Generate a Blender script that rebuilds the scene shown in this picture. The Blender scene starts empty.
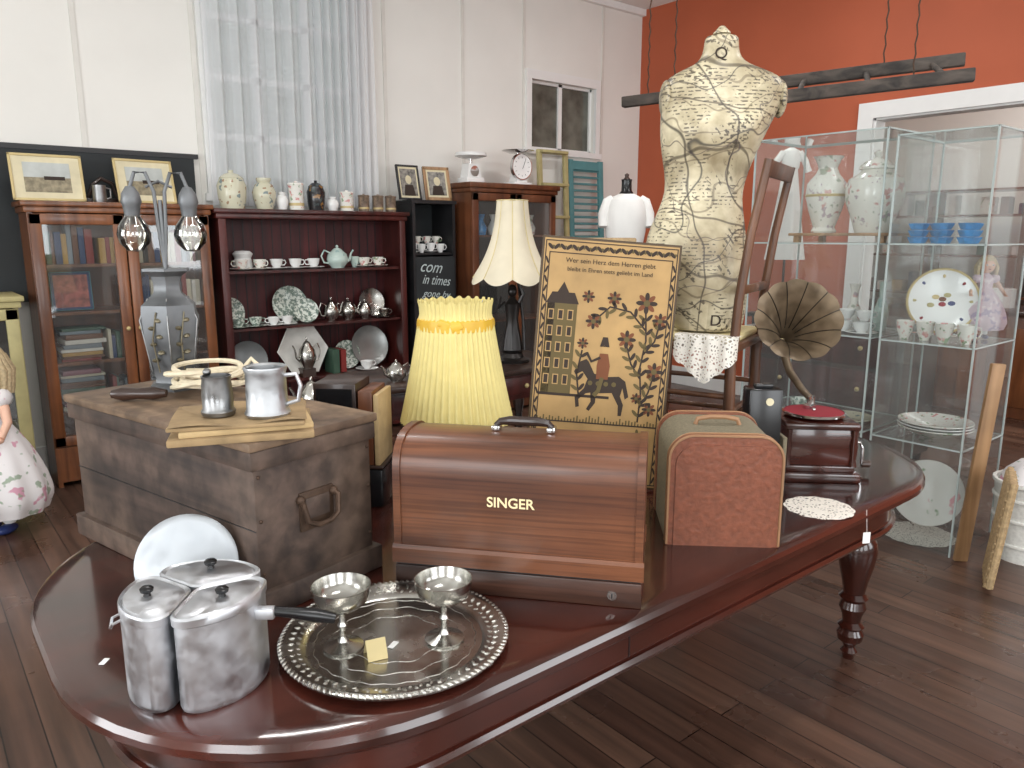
import bpy, bmesh, math, random
from mathutils import Vector, Matrix, Euler
random.seed(7)
pi=math.pi; R=math.radians
sc=bpy.context.scene
def lin1(v):
    v/=255.0
    return v/12.92 if v<=.04045 else ((v+.055)/1.055)**2.4
def lin(c,k=1.0): return (min(1,lin1(c[0])*k),min(1,lin1(c[1])*k),min(1,lin1(c[2])*k),1)
def base(name):
    m=bpy.data.materials.new(name); m.use_nodes=True
    nt=m.node_tree; return m,nt,nt.nodes['Principled BSDF']
def N(nt,t,**kw):
    n=nt.nodes.new(t)
    for k,v in kw.items():
        if k in n.inputs: n.inputs[k].default_value=v
        else: setattr(n,k,v)
    return n
def coords(nt,scale=(1,1,1),rot=(0,0,0)):
    tc=N(nt,'ShaderNodeTexCoord'); mp=N(nt,'ShaderNodeMapping')
    mp.inputs['Scale'].default_value=scale; mp.inputs['Rotation'].default_value=rot
    nt.links.new(tc.outputs['Object'],mp.inputs['Vector']); return mp.outputs['Vector']
def ramp(nt,fac,stops):
    r=N(nt,'ShaderNodeValToRGB'); e=r.color_ramp.elements
    e[0].position,e[0].color=stops[0]; e[1].position,e[1].color=stops[1]
    for p,c in stops[2:]:
        x=e.new(p); x.color=c
    nt.links.new(fac,r.inputs['Fac']); return r.outputs['Color']
def mixc(nt,fac,a,b,mode='MIX'):
    m=N(nt,'ShaderNodeMix'); m.data_type='RGBA'; m.blend_type=mode
    for v,i in ((fac,0),(a,6),(b,7)):
        if hasattr(v,'is_output'): nt.links.new(v,m.inputs[i])
        else: m.inputs[i].default_value=v
    return m.outputs[2]
def bumpit(nt,b,h,strength=.3,dist=.01):
    n=N(nt,'ShaderNodeBump'); n.inputs['Strength'].default_value=strength; n.inputs['Distance'].default_value=dist
    nt.links.new(h,n.inputs['Height']); nt.links.new(n.outputs['Normal'],b.inputs['Normal'])
def plain(name,c,rough=.5,metal=0,var=.12,scale=10,bump=0,coat=0,trans=0):
    m,nt,b=base(name); v=coords(nt)
    n=N(nt,'ShaderNodeTexNoise',Scale=scale,Detail=5.0); nt.links.new(v,n.inputs['Vector'])
    col=ramp(nt,n.outputs['Fac'],[(.3,lin(c,1-var)),(.7,lin(c,1+var))])
    nt.links.new(col,b.inputs['Base Color'])
    b.inputs['Roughness'].default_value=rough; b.inputs['Metallic'].default_value=metal
    b.inputs['Coat Weight'].default_value=coat; b.inputs['Coat Roughness'].default_value=.1
    if metal>.5:
        r_=ramp(nt,n.outputs['Fac'],[(.3,(rough*.7,)*3+(1,)),(.7,(min(1,rough*1.5),)*3+(1,))]); nt.links.new(r_,b.inputs['Roughness'])
    if bump: bumpit(nt,b,n.outputs['Fac'],bump,.005)
    return m
def wood(name,c1,c2,rough=.4,axis='X',scale=18,coat=0,bump=.1,wear=None,fine=0):
    m,nt,b=base(name)
    s=[scale]*3; s['XYZ'.index(axis)]=scale*.07
    v=coords(nt,tuple(s)); n=N(nt,'ShaderNodeTexNoise',Scale=1.0,Detail=7.0,Distortion=.6); nt.links.new(v,n.inputs['Vector'])
    col=ramp(nt,n.outputs['Fac'],[(.34,lin(c1)),(.64,lin(c2))])
    v2=coords(nt); n2=N(nt,'ShaderNodeTexNoise',Scale=4.0,Detail=4.0); nt.links.new(v2,n2.inputs['Vector'])
    if fine:
        s2=[fine]*3; s2['XYZ'.index(axis)]=fine*.02
        v3=coords(nt,tuple(s2)); n3=N(nt,'ShaderNodeTexNoise',Scale=1.0,Detail=3.0); nt.links.new(v3,n3.inputs['Vector'])
        f=ramp(nt,n3.outputs['Fac'],[(.35,(.68,.65,.63,1)),(.55,(1.05,1.05,1.05,1))]); col=mixc(nt,1.0,col,f,'MULTIPLY')
    if wear:
        f=ramp(nt,n2.outputs['Fac'],[(.46,(0,0,0,1)),(.70,(1,1,1,1))]); col=mixc(nt,f,col,lin(wear))
        n5=N(nt,'ShaderNodeTexNoise',Scale=22.0,Detail=6.0); nt.links.new(v2,n5.inputs['Vector'])
        f=ramp(nt,n5.outputs['Fac'],[(.35,(.6,.58,.56,1)),(.6,(1.08,1.08,1.08,1))]); col=mixc(nt,1.0,col,f,'MULTIPLY')
    else:
        f=ramp(nt,n2.outputs['Fac'],[(.3,(.68,.68,.68,1)),(.7,(1.18,1.18,1.18,1))]); col=mixc(nt,1.0,col,f,'MULTIPLY')
    nt.links.new(col,b.inputs['Base Color']); b.inputs['Roughness'].default_value=rough
    b.inputs['Coat Weight'].default_value=coat; b.inputs['Coat Roughness'].default_value=.08
    if bump: bumpit(nt,b,n.outputs['Fac'],bump,.003)
    return m
def spotted(name,c,cols,scale=22,th=.62,rough=.2):
    m,nt,b=base(name); v=coords(nt)
    col=None
    for i,sc_ in enumerate(cols):
        n=N(nt,'ShaderNodeTexNoise',Scale=scale*(1+.25*i),Detail=2.0)
        mp=N(nt,'ShaderNodeMapping'); mp.inputs['Location'].default_value=(3.1*i,1.7*i,5.3*i)
        nt.links.new(v,mp.inputs['Vector']); nt.links.new(mp.outputs['Vector'],n.inputs['Vector'])
        f=ramp(nt,n.outputs['Fac'],[(th,(0,0,0,1)),(th+.04,(.8,.8,.8,1))])
        col=mixc(nt,f,lin(c) if col is None else col,lin(sc_))
    nt.links.new(col,b.inputs['Base Color']); b.inputs['Roughness'].default_value=rough
    return m
def glassy(name,tint=(.95,.97,.96),blend=.12,base_fac=0.03,haze=0):
    m=bpy.data.materials.new(name); m.use_nodes=True; nt=m.node_tree; nt.nodes.clear()
    o=N(nt,'ShaderNodeOutputMaterial'); t=N(nt,'ShaderNodeBsdfTransparent'); t.inputs[0].default_value=(*tint,1)
    g=N(nt,'ShaderNodeBsdfGlossy'); g.inputs['Roughness'].default_value=.03; g.inputs[0].default_value=(1,1,1,1)
    lw=N(nt,'ShaderNodeLayerWeight'); lw.inputs[0].default_value=blend
    ma=N(nt,'ShaderNodeMath',operation='ADD'); ma.inputs[1].default_value=base_fac; ma.use_clamp=True
    nt.links.new(lw.outputs['Fresnel'],ma.inputs[0])
    mx=N(nt,'ShaderNodeMixShader'); nt.links.new(ma.outputs[0],mx.inputs[0]); nt.links.new(t.outputs[0],mx.inputs[1]); nt.links.new(g.outputs[0],mx.inputs[2])
    out=mx.outputs[0]
    if haze:
        d=N(nt,'ShaderNodeBsdfDiffuse'); d.inputs[0].default_value=(.8,.84,.84,1)  # pale haze put into the glass colour so panes show
        m2=N(nt,'ShaderNodeMixShader'); m2.inputs[0].default_value=haze; nt.links.new(out,m2.inputs[1]); nt.links.new(d.outputs[0],m2.inputs[2]); out=m2.outputs[0]
    nt.links.new(out,o.inputs[0]); return m

# ---------- builder ----------
class B:
    def __init__(s,name,loc=(0,0,0),rz=0,rot=None):
        s.name=name; s.loc=loc; s.rot=rot if rot else (0,0,R(rz)); s.v=[]; s.f=[]; s.fm=[]; s.mats=[]
    def mi(s,m):
        if m not in s.mats: s.mats.append(m)
        return s.mats.index(m)
    def add(s,vs,fs,mat,M=None):
        o=len(s.v); i=s.mi(mat)
        for p in vs:
            p=Vector(p); s.v.append(M@p if M else p)
        for f in fs: s.f.append([a+o for a in f]); s.fm.append(i)
    def M(s,c,rot): return Matrix.Translation(Vector(c))@Euler([R(a) for a in rot]).to_matrix().to_4x4()
    def box(s,c,size,mat,rot=(0,0,0),bev=0):
        bm=bmesh.new(); bmesh.ops.create_cube(bm,size=1)
        for v in bm.verts: v.co=Vector((v.co.x*size[0],v.co.y*size[1],v.co.z*size[2]))
        if bev: bmesh.ops.bevel(bm,geom=bm.edges[:],offset=min(bev,.45*min(size)),segments=2,affect='EDGES',profile=.5)
        bm.verts.index_update()
        s.add([v.co.copy() for v in bm.verts],[[v.index for v in f.verts] for f in bm.faces],mat,s.M(c,rot)); bm.free()
    def bx(s,x0,x1,y0,y1,z0,z1,mat,bev=0): s.box(((x0+x1)/2,(y0+y1)/2,(z0+z1)/2),(abs(x1-x0),abs(y1-y0),abs(z1-z0)),mat,bev=bev)
    def pane(s,p0,p1,p2,p3,mat): s.add([p0,p1,p2,p3],[[0,1,2,3]],mat)
    def rings(s,rs,mat,cap0=True,cap1=True,closed=True,M=None):
        n=len(rs[0]); vs=[p for r in rs for p in r]; fs=[]
        for i in range(len(rs)-1):
            for j in range(n if closed else n-1):
                k=(j+1)%n; fs.append([i*n+j,i*n+k,(i+1)*n+k,(i+1)*n+j])
        if cap0: fs.append(list(range(n))[::-1])
        if cap1: fs.append([(len(rs)-1)*n+j for j in range(n)])
        s.add(vs,fs,mat,M)
    def lathe(s,prof,mat,c=(0,0,0),rot=(0,0,0),seg=28,sx=1,sy=1,mod=None):
        rs=[]
        for r,z in prof:
            r=max(r,.0004); ring=[]
            for j in range(seg):
                a=2*pi*j/seg; rr=r*(mod(a,z) if mod else 1)
                ring.append((rr*math.cos(a)*sx,rr*math.sin(a)*sy,z))
            rs.append(ring)
        s.rings(rs,mat,prof[0][0]<.002,prof[-1][0]<.002,True,s.M(c,rot))
    def sphere(s,c,r,mat,sc_=(1,1,1),rot=(0,0,0),seg=16):
        n=max(6,seg//2); pr=[(math.sin(pi*i/n),-math.cos(pi*i/n)) for i in range(n+1)]
        rs=[[(max(q,.001)*r*sc_[0]*math.cos(2*pi*j/seg),max(q,.001)*r*sc_[1]*math.sin(2*pi*j/seg),z*r*sc_[2]) for j in range(seg)] for q,z in pr]
        s.rings(rs,mat,True,True,True,s.M(c,rot))
    def tube(s,pts,r,mat,seg=8,closed=False):
        pts=[Vector(p) for p in pts]; n=len(pts)
        rad=r if isinstance(r,(list,tuple)) else [r]*n
        up=None; rs=[]
        for i,p in enumerate(pts):
            if closed: t=(pts[(i+1)%n]-pts[i-1])
            else: t=(pts[min(i+1,n-1)]-pts[max(i-1,0)])
            t.normalize()
            if up is None:
                up=Vector((0,0,1)) if abs(t.z)<.9 else Vector((1,0,0))
            up=(up-t*up.dot(t)); up.normalize(); q=t.cross(up)
            rs.append([p+(up*math.cos(2*pi*j/seg)+q*math.sin(2*pi*j/seg))*rad[i] for j in range(seg)])
        if closed: rs.append(rs[0]); s.rings(rs,mat,False,False)
        else: s.rings(rs,mat)
    def cyl(s,a,b,r,mat,seg=16,r2=None): s.tube([a,b],[r,r if r2 is None else r2],mat,seg)
    def prism(s,pts,axis,a0,a1,mat,M=None):
        def P(p,a):
            return (p[0],a,p[1]) if axis=='Y' else ((a,p[0],p[1]) if axis=='X' else (p[0],p[1],a))
        s.rings([[P(p,a0) for p in pts],[P(p,a1) for p in pts]],mat,M=M)
    def surf(s,fn,nu,nv,mat,closed=False):
        rs=[[fn(u/nu,v/nv) for u in range(nu if closed else nu+1)] for v in range(nv+1)]
        s.rings(rs,mat,False,False,closed)
    def done(s,ang=38,solid=0):
        me=bpy.data.meshes.new(s.name); me.from_pydata([tuple(v) for v in s.v],[],s.f)
        for m in s.mats: me.materials.append(m)
        me.polygons.foreach_set('material_index',s.fm); me.polygons.foreach_set('use_smooth',[True]*len(s.f))
        bm=bmesh.new(); bm.from_mesh(me); bmesh.ops.recalc_face_normals(bm,faces=bm.faces[:]); bm.to_mesh(me); bm.free()
        me.update()
        try: me.set_sharp_from_angle(angle=R(ang))
        except Exception: pass
        o=bpy.data.objects.new(s.name,me); sc.collection.objects.link(o); o.location=s.loc; o.rotation_euler=s.rot
        if solid:
            md=o.modifiers.new('solid','SOLIDIFY'); md.thickness=solid
        return o
def text(parent,st,size,loc,rot,mat,name='lettering',ext=.0004,sx=1,bold=0,shear=0):
    cu=bpy.data.curves.new(name,'FONT'); cu.body=st; cu.size=size; cu.extrude=ext; cu.align_x='CENTER'; cu.offset=bold; cu.shear=shear
    cu.materials.append(mat); o=bpy.data.objects.new(name,cu); sc.collection.objects.link(o)
    o.parent=parent; o.location=loc; o.rotation_euler=[R(a) for a in rot]; o.scale=(sx,1,1); return o

# ---------- materials ----------
mWall=plain('white_painted_boards',(230,228,222),.7,var=.03,scale=2)
mBatten=plain('batten_paint',(218,215,208),.6,var=.04)
mRed=plain('terracotta_paint',(176,88,56),.65,var=.08,scale=1.2)
mCeil=plain('ceiling_paint',(236,236,232),.8,var=.02)
mTrim=plain('white_trim_gloss',(232,232,230),.35,var=.02)
mBlack=plain('black_paint',(28,28,30),.45,var=.2)
mChalk=plain('chalkboard',(34,38,40),.7,var=.25,scale=3)
mMahog=wood('polished_mahogany',(40,18,14),(74,34,26),.17,'X',10,.6,0)
mMahogV=wood('mahogany_turned',(36,16,12),(72,33,24),.2,'Z',12,.5,0)
mDress=wood('dark_red_dresser',(50,19,17),(82,32,28),.35,'Z',14,.1)
mDressIn=wood('maroon_beadboard',(60,20,23),(86,32,33),.5,'Z',20)
mOak=wood('warm_cabinet_wood',(92,52,30),(136,84,50),.32,'Z',16,.15)
mOakD=wood('brown_cabinet_wood',(78,44,28),(114,68,42),.35,'Z',16,.1)
mTrunk=wood('old_trunk_wood',(50,39,34),(84,67,58),.68,'Y',16,0,.5,wear=(106,87,74))
mTrunkTop=wood('old_trunk_lid',(98,78,60),(140,116,92),.65,'Y',14,0,.4,wear=(84,66,54))
mSinger=wood('sewing_case_veneer',(76,41,25),(112,68,43),.36,'X',11,.1,.05,fine=170)
mSingerD=wood('sewing_case_base',(44,26,20),(72,44,32),.4,'X',16,.08,.05,fine=170)
mChair=wood('chair_walnut',(72,47,33),(110,73,50),.4,'Z',22)
mDark=wood('dark_stained_wood',(36,24,20),(64,42,32),.35,'X',14,.2)
mBeam=wood('weathered_beam',(44,40,37),(86,77,70),.8,'Y',20,0,.4)
mPale=wood('pale_pine',(140,106,72),(176,138,98),.5,'Z',18)
mGold=plain('gilt',(192,172,122),.45,.15,var=.1)
mGoldT=plain('gold_decal',(236,218,170),.4,.0)
mSilver=plain('tarnished_silver',(182,180,174),.22,1,var=.22,scale=14,bump=.05)
mAlu=plain('worn_aluminium',(200,202,206),.40,1,var=.10,scale=30,bump=.10)
mPewter=plain('pewter',(138,138,138),.35,1,var=.2,scale=30,bump=.25)
mIron=plain('rusty_iron',(76,58,46),.6,.5,var=.3,scale=40,bump=.3)
mBake=plain('black_bakelite',(20,20,22),.25)
mChrome=plain('chrome',(210,210,210),.12,1,var=.03)
mTin=plain('zinc_lamp_body',(106,108,110),.42,.6,var=.35,scale=12,bump=.2)
mYellow=plain('pleated_yellow_silk',(216,200,132),.65,var=.06,scale=20)
mYellowB=plain('yellow_ribbon',(216,172,56),.45,var=.08)
mCush=plain('cream_cushion',(210,194,144),.8,var=.12)
mLeather=plain('rust_leather',(124,72,52),.42,var=.2,scale=70,bump=.35)
mTweed=plain('grey_green_canvas',(120,112,92),.8,var=.2,scale=160,bump=.3)
mPiping=plain('tan_piping',(150,112,80),.5)
mPorc=plain('white_porcelain',(232,232,230),.15,var=.03)
mFlor=spotted('floral_porcelain',(230,228,220),[(206,120,120),(112,146,100),(216,170,160)],26,.62)
mFlorB=spotted('flowered_vase_glaze',(224,222,214),[(196,140,134),(150,160,140),(170,150,160)],18,.62)
mJar=spotted('stoneware_jar',(200,197,174),[(86,110,120),(140,100,70)],18,.62)
mTea=spotted('duckegg_teaware',(190,208,200),[(150,180,176)],20,.6)
mBlueW=spotted('green_transfer_ware',(210,216,206),[(90,110,96),(100,120,110)],40,.52)
mBlue=plain('turquoise_blue_glass',(30,132,196),.1,var=.35,scale=30,coat=.6)
mPaper=plain('old_paper',(180,154,112),.85,var=.12,scale=25)
mPaper2=plain('stained_hessian',(148,124,90),.9,var=.25,scale=18,bump=.3)
mCard=plain('ivory_card',(210,200,168),.7)
mWhite=plain('white_paper',(238,238,236),.7,var=.02)
mRope=plain('cotton_cord',(210,198,172),.85,var=.1,scale=60)
mRedFelt=plain('crimson_felt',(140,30,44),.85)
mShadeC=plain('cream_lampshade',(214,204,180),.75,var=.05)
mBronze=plain('black_spelter',(34,30,28),.35,.4,var=.3)
mWicker=plain('wicker',(176,150,112),.7,var=.25,scale=60,bump=.6)
mWickerW=plain('white_wicker',(222,222,216),.6,var=.1,scale=60,bump=.5)
mTeal=plain('teal_paint',(84,136,140),.6,var=.1)
mLime=plain('mustard_green_paint',(176,166,118),.6,var=.15)
mSkin=plain('doll_skin',(222,178,154),.45,var=.04)
mHair=plain('doll_hair_blonde',(192,172,136),.7,var=.25,scale=80,bump=.5)
mFloralDress=spotted('floral_cotton',(222,218,218),[(196,124,150),(130,150,124)],14,.62,.8)
mPinkDress=spotted('pink_cotton',(206,186,196),[(160,145,175),(226,214,216)],30,.56,.8)
mShoe=plain('navy_shoe',(44,58,110),.4)
mSatin=plain('white_satin',(234,232,228),.5,var=.03)
mGlass=glassy('clear_glass',(.97,.985,.98),.08,.012)
mAcry=glassy('tinted_hazed_acrylic',(.91,.94,.935),.22,.06,.05)  # tint darkens the case interior; painted haze stands in for pane reflections
mBulb=glassy('bulb_glass',(.93,.92,.88),.35,.08)
mEdge=plain('polished_acrylic_edge',(176,188,186),.15,var=.05)
mPicGl=plain('photo_grey',(120,116,108),.4,var=.7,scale=35)
mLand=plain('landscape_print',(132,122,98),.5,var=.5,scale=30)
mSky=plain('print_sky',(178,182,178),.5,var=.15)
mInk=plain('sepia_ink',(48,35,26),.75)
mInkO=plain('olive_ink',(92,78,44),.75)
mInkR=plain('rust_ink',(112,64,36),.75)
mTanP=plain('fraktur_ground',(166,133,84),.6,var=.2,scale=9)
mHornM=plain('horn_brass_brown',(120,104,84),.42,.55,var=.3,scale=20)
mGarden=plain('outdoor_hedge',(158,166,154),.9,var=.3,scale=5)

# floor
mFloor,nt,b=base('dark_floorboards')
v=coords(nt,(1,1,1),(0,0,R(90)))
br=N(nt,'ShaderNodeTexBrick'); br.offset=.37
for k,val in (('Scale',1.0),('Mortar Size',.0022),('Mortar Smooth',.1),('Brick Width',3.4),('Row Height',.105),('Bias',0.0)): br.inputs[k].default_value=val
br.inputs['Color1'].default_value=lin((76,54,45)); br.inputs['Color2'].default_value=lin((104,79,66)); br.inputs['Mortar'].default_value=lin((26,18,16))
nt.links.new(v,br.inputs['Vector'])
v2=coords(nt,(22,1.4,1)); n=N(nt,'ShaderNodeTexNoise',Scale=1.0,Detail=8.0); nt.links.new(v2,n.inputs['Vector'])
f=ramp(nt,n.outputs['Fac'],[(.3,(.55,.55,.55,1)),(.7,(1.25,1.2,1.15,1))])
nt.links.new(mixc(nt,1.0,br.outputs['Color'],f,'MULTIPLY'),b.inputs['Base Color'])
nr=N(nt,'ShaderNodeTexNoise',Scale=3.0,Detail=4.0); nt.links.new(coords(nt),nr.inputs['Vector'])
nt.links.new(ramp(nt,nr.outputs['Fac'],[(.3,(.22,.22,.22,1)),(.7,(.42,.42,.42,1))]),b.inputs['Roughness']); bumpit(nt,b,n.outputs['Fac'],.15,.003)

# papered dress form
mMap,nt,b=base('pasted_sewing_pattern_paper')
v=coords(nt)
n0=N(nt,'ShaderNodeTexNoise',Scale=5.0,Detail=7.0); nt.links.new(v,n0.inputs['Vector'])
col=ramp(nt,n0.outputs['Fac'],[(.3,lin((140,124,94))),(.64,lin((220,210,182)))])
def warped(rot,amt,nsc):
    vv=coords(nt,(1,1,1),rot); nn=N(nt,'ShaderNodeTexNoise',Scale=nsc,Detail=2.0); nt.links.new(vv,nn.inputs['Vector'])
    mm=N(nt,'ShaderNodeMix'); mm.data_type='VECTOR'; mm.inputs[0].default_value=amt
    nt.links.new(vv,mm.inputs[4]); nt.links.new(nn.outputs['Color'],mm.inputs[5]); return mm.outputs[1]
vo=N(nt,'ShaderNodeTexVoronoi'); vo.inputs['Scale'].default_value=10; nt.links.new(v,vo.inputs['Vector'])
sh_=ramp(nt,vo.outputs['Color'],[(.0,(.80,.79,.76,1)),(1.0,(1.1,1.1,1.08,1))]); col=mixc(nt,1.0,col,sh_,'MULTIPLY')
def lines(rot,scale,amt,nsc,th,c,strength=1.0):
    global col
    w=N(nt,'ShaderNodeTexWave'); w.wave_type='BANDS'; w.bands_direction='X'; w.inputs['Scale'].default_value=scale; w.inputs['Distortion'].default_value=0
    nt.links.new(warped(rot,amt,nsc),w.inputs['Vector'])
    f=ramp(nt,w.outputs['Fac'],[(th,(0,0,0,1)),(min(.9999,th+.003),(strength,)*3+(1,))]); col=mixc(nt,f,col,lin(c))
lines((0,R(18),R(10)),2.4,.35,2.5,.995,(56,48,42),.85)
lines((R(30),R(75),0),3.0,.3,2.2,.994,(66,56,46),.75)
lines((R(-25),R(-50),R(30)),2.8,.4,3.0,.995,(50,48,50),.8)
lines((0,R(88),0),4.4,.25,4.0,.990,(96,82,64),.55)
lines((R(60),R(20),R(70)),3.2,.45,3.4,.996,(76,66,70),.75)
def print_(dirn,scale,mn,th,loc):
    global col
    w=N(nt,'ShaderNodeTexWave'); w.wave_type='BANDS'; w.bands_direction=dirn; w.inputs['Scale'].default_value=scale; w.inputs['Distortion'].default_value=.8
    nt.links.new(v,w.inputs['Vector'])
    n3=N(nt,'ShaderNodeTexNoise',Scale=85.0,Detail=1.0); nt.links.new(v,n3.inputs['Vector'])
    mp=N(nt,'ShaderNodeMapping'); mp.inputs['Location'].default_value=loc; nt.links.new(v,mp.inputs['Vector'])
    n4=N(nt,'ShaderNodeTexNoise',Scale=mn,Detail=1.0); nt.links.new(mp.outputs['Vector'],n4.inputs['Vector'])
    a1=ramp(nt,w.outputs['Fac'],[(.55,(0,0,0,1)),(.7,(1,1,1,1))]); a2=ramp(nt,n3.outputs['Fac'],[(.48,(0,0,0,1)),(.54,(1,1,1,1))]); a3=ramp(nt,n4.outputs['Fac'],[(th,(0,0,0,1)),(th+.03,(.8,.8,.8,1))])
    col=mixc(nt,mixc(nt,1.0,mixc(nt,1.0,a1,a2,'MULTIPLY'),a3,'MULTIPLY'),col,lin((64,56,48)))
print_('Z',28,8.0,.50,(0,0,0)); print_('DIAGONAL',22,9.0,.54,(4,2,1))
n5=N(nt,'ShaderNodeTexNoise',Scale=30.0,Detail=4.0); nt.links.new(v,n5.inputs['Vector'])
col=mixc(nt,1.0,col,ramp(nt,n5.outputs['Fac'],[(.3,(.80,.78,.74,1)),(.65,(1.05,1.05,1.05,1))]),'MULTIPLY')
nt.links.new(col,b.inputs['Base Color']); b.inputs['Roughness'].default_value=.38; bumpit(nt,b,n5.outputs['Fac'],.35,.004)

# lace
mLace=bpy.data.materials.new('cotton_lace'); mLace.use_nodes=True; nt=mLace.node_tree
b=nt.nodes['Principled BSDF']; b.inputs['Base Color'].default_value=lin((232,226,216)); b.inputs['Roughness'].default_value=.9
v=coords(nt); vo=N(nt,'ShaderNodeTexVoronoi'); vo.feature='DISTANCE_TO_EDGE'; vo.inputs['Scale'].default_value=95; nt.links.new(v,vo.inputs['Vector'])
f=ramp(nt,vo.outputs['Distance'],[(.2,(0,0,0,1)),(.28,(.75,.75,.75,1))])
t=N(nt,'ShaderNodeBsdfTransparent'); mx=N(nt,'ShaderNodeMixShader'); nt.links.new(f,mx.inputs[0]); nt.links.new(b.outputs[0],mx.inputs[1]); nt.links.new(t.outputs[0],mx.inputs[2])
nt.links.new(mx.outputs[0],nt.nodes['Material Output'].inputs[0])
# sheer curtain
mSheer=bpy.data.materials.new('sheer_voile'); mSheer.use_nodes=True; nt=mSheer.node_tree; nt.nodes.clear()
o=N(nt,'ShaderNodeOutputMaterial'); d=N(nt,'ShaderNodeBsdfDiffuse'); d.inputs[0].default_value=(.82,.82,.83,1)
tl=N(nt,'ShaderNodeBsdfTranslucent'); tl.inputs[0].default_value=(.82,.84,.86,1); tr=N(nt,'ShaderNodeBsdfTransparent')
m1=N(nt,'ShaderNodeMixShader'); m1.inputs[0].default_value=.35; m2=N(nt,'ShaderNodeMixShader'); m2.inputs[0].default_value=.25
nt.links.new(d.outputs[0],m1.inputs[1]); nt.links.new(tl.outputs[0],m1.inputs[2]); nt.links.new(m1.outputs[0],m2.inputs[1]); nt.links.new(tr.outputs[0],m2.inputs[2]); nt.links.new(m2.outputs[0],o.inputs[0])

# ---------- room ----------
X0,X1,Y0,Y1,H=-3.2,6.19,-3.0,5.5,3.7
def wall(name,axis,pos,t,a0,a1,z1,holes,mat):
    w=B(name); xs=sorted(set([a0,a1]+[h[0] for h in holes]+[h[1] for h in holes])); zs=sorted(set([0,z1]+[h[2] for h in holes]+[h[3] for h in holes]))
    for i in range(len(xs)-1):
        for j in range(len(zs)-1):
            cx=(xs[i]+xs[i+1])/2; cz=(zs[j]+zs[j+1])/2
            if any(h[0]<cx<h[1] and h[2]<cz<h[3] for h in holes): continue
            if axis=='Y': w.bx(xs[i],xs[i+1],pos,pos+t,zs[j],zs[j+1],mat)
            else: w.bx(pos,pos+t,xs[i],xs[i+1],zs[j],zs[j+1],mat)
    return w
wall('wall_north','Y',Y1,.15,X0,X1+.15,H,[(1.85,2.95,1.78,3.35),(4.71,5.53,2.28,2.88)],mWall).done()
w=B('trim_2')
for x in [-2.4,-1.5,-.6,.3,1.05,1.75,3.2,3.95,4.62,5.62]: w.bx(x,x+.03,Y1-.008,Y1-.001,.18,H-.06,mBatten)
w.done()
w=wall('wall_east','X',X1,.15,Y0,Y1,H,[(.6,3.05,0,2.4)],mRed); w.done()
wall('wall_south','Y',Y0-.15,.15,X0,X1,H,[(-2.4,-.6,.9,2.9),(.2,2.0,.9,2.9),(2.9,4.7,.9,2.9)],mWall).done()
wall('wall_west','X',X0-.15,.15,Y0,Y1,H,[(-1.8,0,.9,2.9),(1.4,3.2,.9,2.9)],mWall).done()
w=B('floor'); w.bx(X0-.15,10.2,Y0-.15,Y1+.15,-.1,0,mFloor); w.done()
w=B('ceiling'); w.bx(X0-.15,10.2,Y0-.15,Y1+.15,H,H+.1,mCeil); w.done()
w=B('wall_annex_east'); w.bx(9.2,9.35,Y0,Y1,0,H,mWall); w.done()
w=B('wall_annex_north'); w.bx(X1+.15,9.2,4.6,4.75,0,H,mWall); w.done()
w=B('wall_annex_south'); w.bx(X1+.15,9.2,-1.2,-1.05,0,H,mWall); w.done()
w=B('baseboard_north'); w.bx(X0,X1,Y1-.02,Y1,0,.18,mTrim); w.done()
w=B('baseboard_east'); w.bx(X1-.02,X1,3.2,Y1,0,.18,mTrim); w.done()
w=B('trim_1'); w.bx(X0,X1,Y1-.05,Y1,H-.06,H,mTrim); w.done()
w=B('trim_3')
w.bx(X1-.03,X1-.001,3.05,3.17,0,2.52,mTrim); w.bx(X1-.03,X1-.001,.48,.6,0,2.52,mTrim); w.bx(X1-.03,X1-.001,.6,3.05,2.4,2.52,mTrim)
w.bx(X1,X1+.15,3.035,3.05,0,2.4,mTrim); w.bx(X1,X1+.15,.6,3.05,2.385,2.4,mTrim); w.done()
def window(name,x0,x1,z0,z1,nx,nz,glass,y=Y1):
    w=B(name); t=.045
    w.bx(x0-.06,x1+.06,y-.03,y-.001,z1,z1+.08,mTrim); w.bx(x0-.08,x1+.08,y-.04,y-.001,z0-.05,z0,mTrim)
    w.bx(x0-.06,x0,y-.03,y-.001,z0,z1,mTrim); w.bx(x1,x1+.06,y-.03,y-.001,z0,z1,mTrim)
    for i in range(nx+1):
        x=x0+(x1-x0)*i/nx; w.bx(x-t/2,x+t/2,y+.04,y+.08,z0,z1,mTrim)
    for i in range(nz+1):
        z=z0+(z1-z0)*i/nz; w.bx(x0,x1,y+.04,y+.08,z-t/2,z+t/2,mTrim)
    w.pane((x0,y+.06,z0),(x1,y+.06,z0),(x1,y+.06,z1),(x0,y+.06,z1),glass); w.done()
window('window_1',1.85,2.95,1.78,3.35,3,4,mGlass)
mDkGl=plain('dim_window_glass',(98,100,92),.12,var=.5,scale=5)
window('window_2',4.71,5.53,2.28,2.88,2,1,mDkGl)
w=B('garden_hedge'); w.bx(-2,8,8.0,8.6,0,4.2,mGarden,.1); w.done()
w=B('lawn'); w.bx(-10,14,5.7,16,-.12,-.02,mGarden); w.done()
def cur(x0,x1,ph,zt):
    def fn(u,v):
        z=zt-v*(zt-1.70)
        x=x0+(x1-x0)*u; return (x,Y1-.1+.028*math.sin(u*40+ph+v*.8)+.012*math.sin(u*83+v*2),z)
    return fn
w=B('sheer_curtain'); w.surf(cur(1.80,2.62,0,3.5),160,12,mSheer); w.surf(cur(2.6,3.06,2,3.5),110,12,mSheer); w.cyl((1.7,Y1-.1,3.5),(3.15,Y1-.1,3.5),.012,mChrome); w.done()
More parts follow.
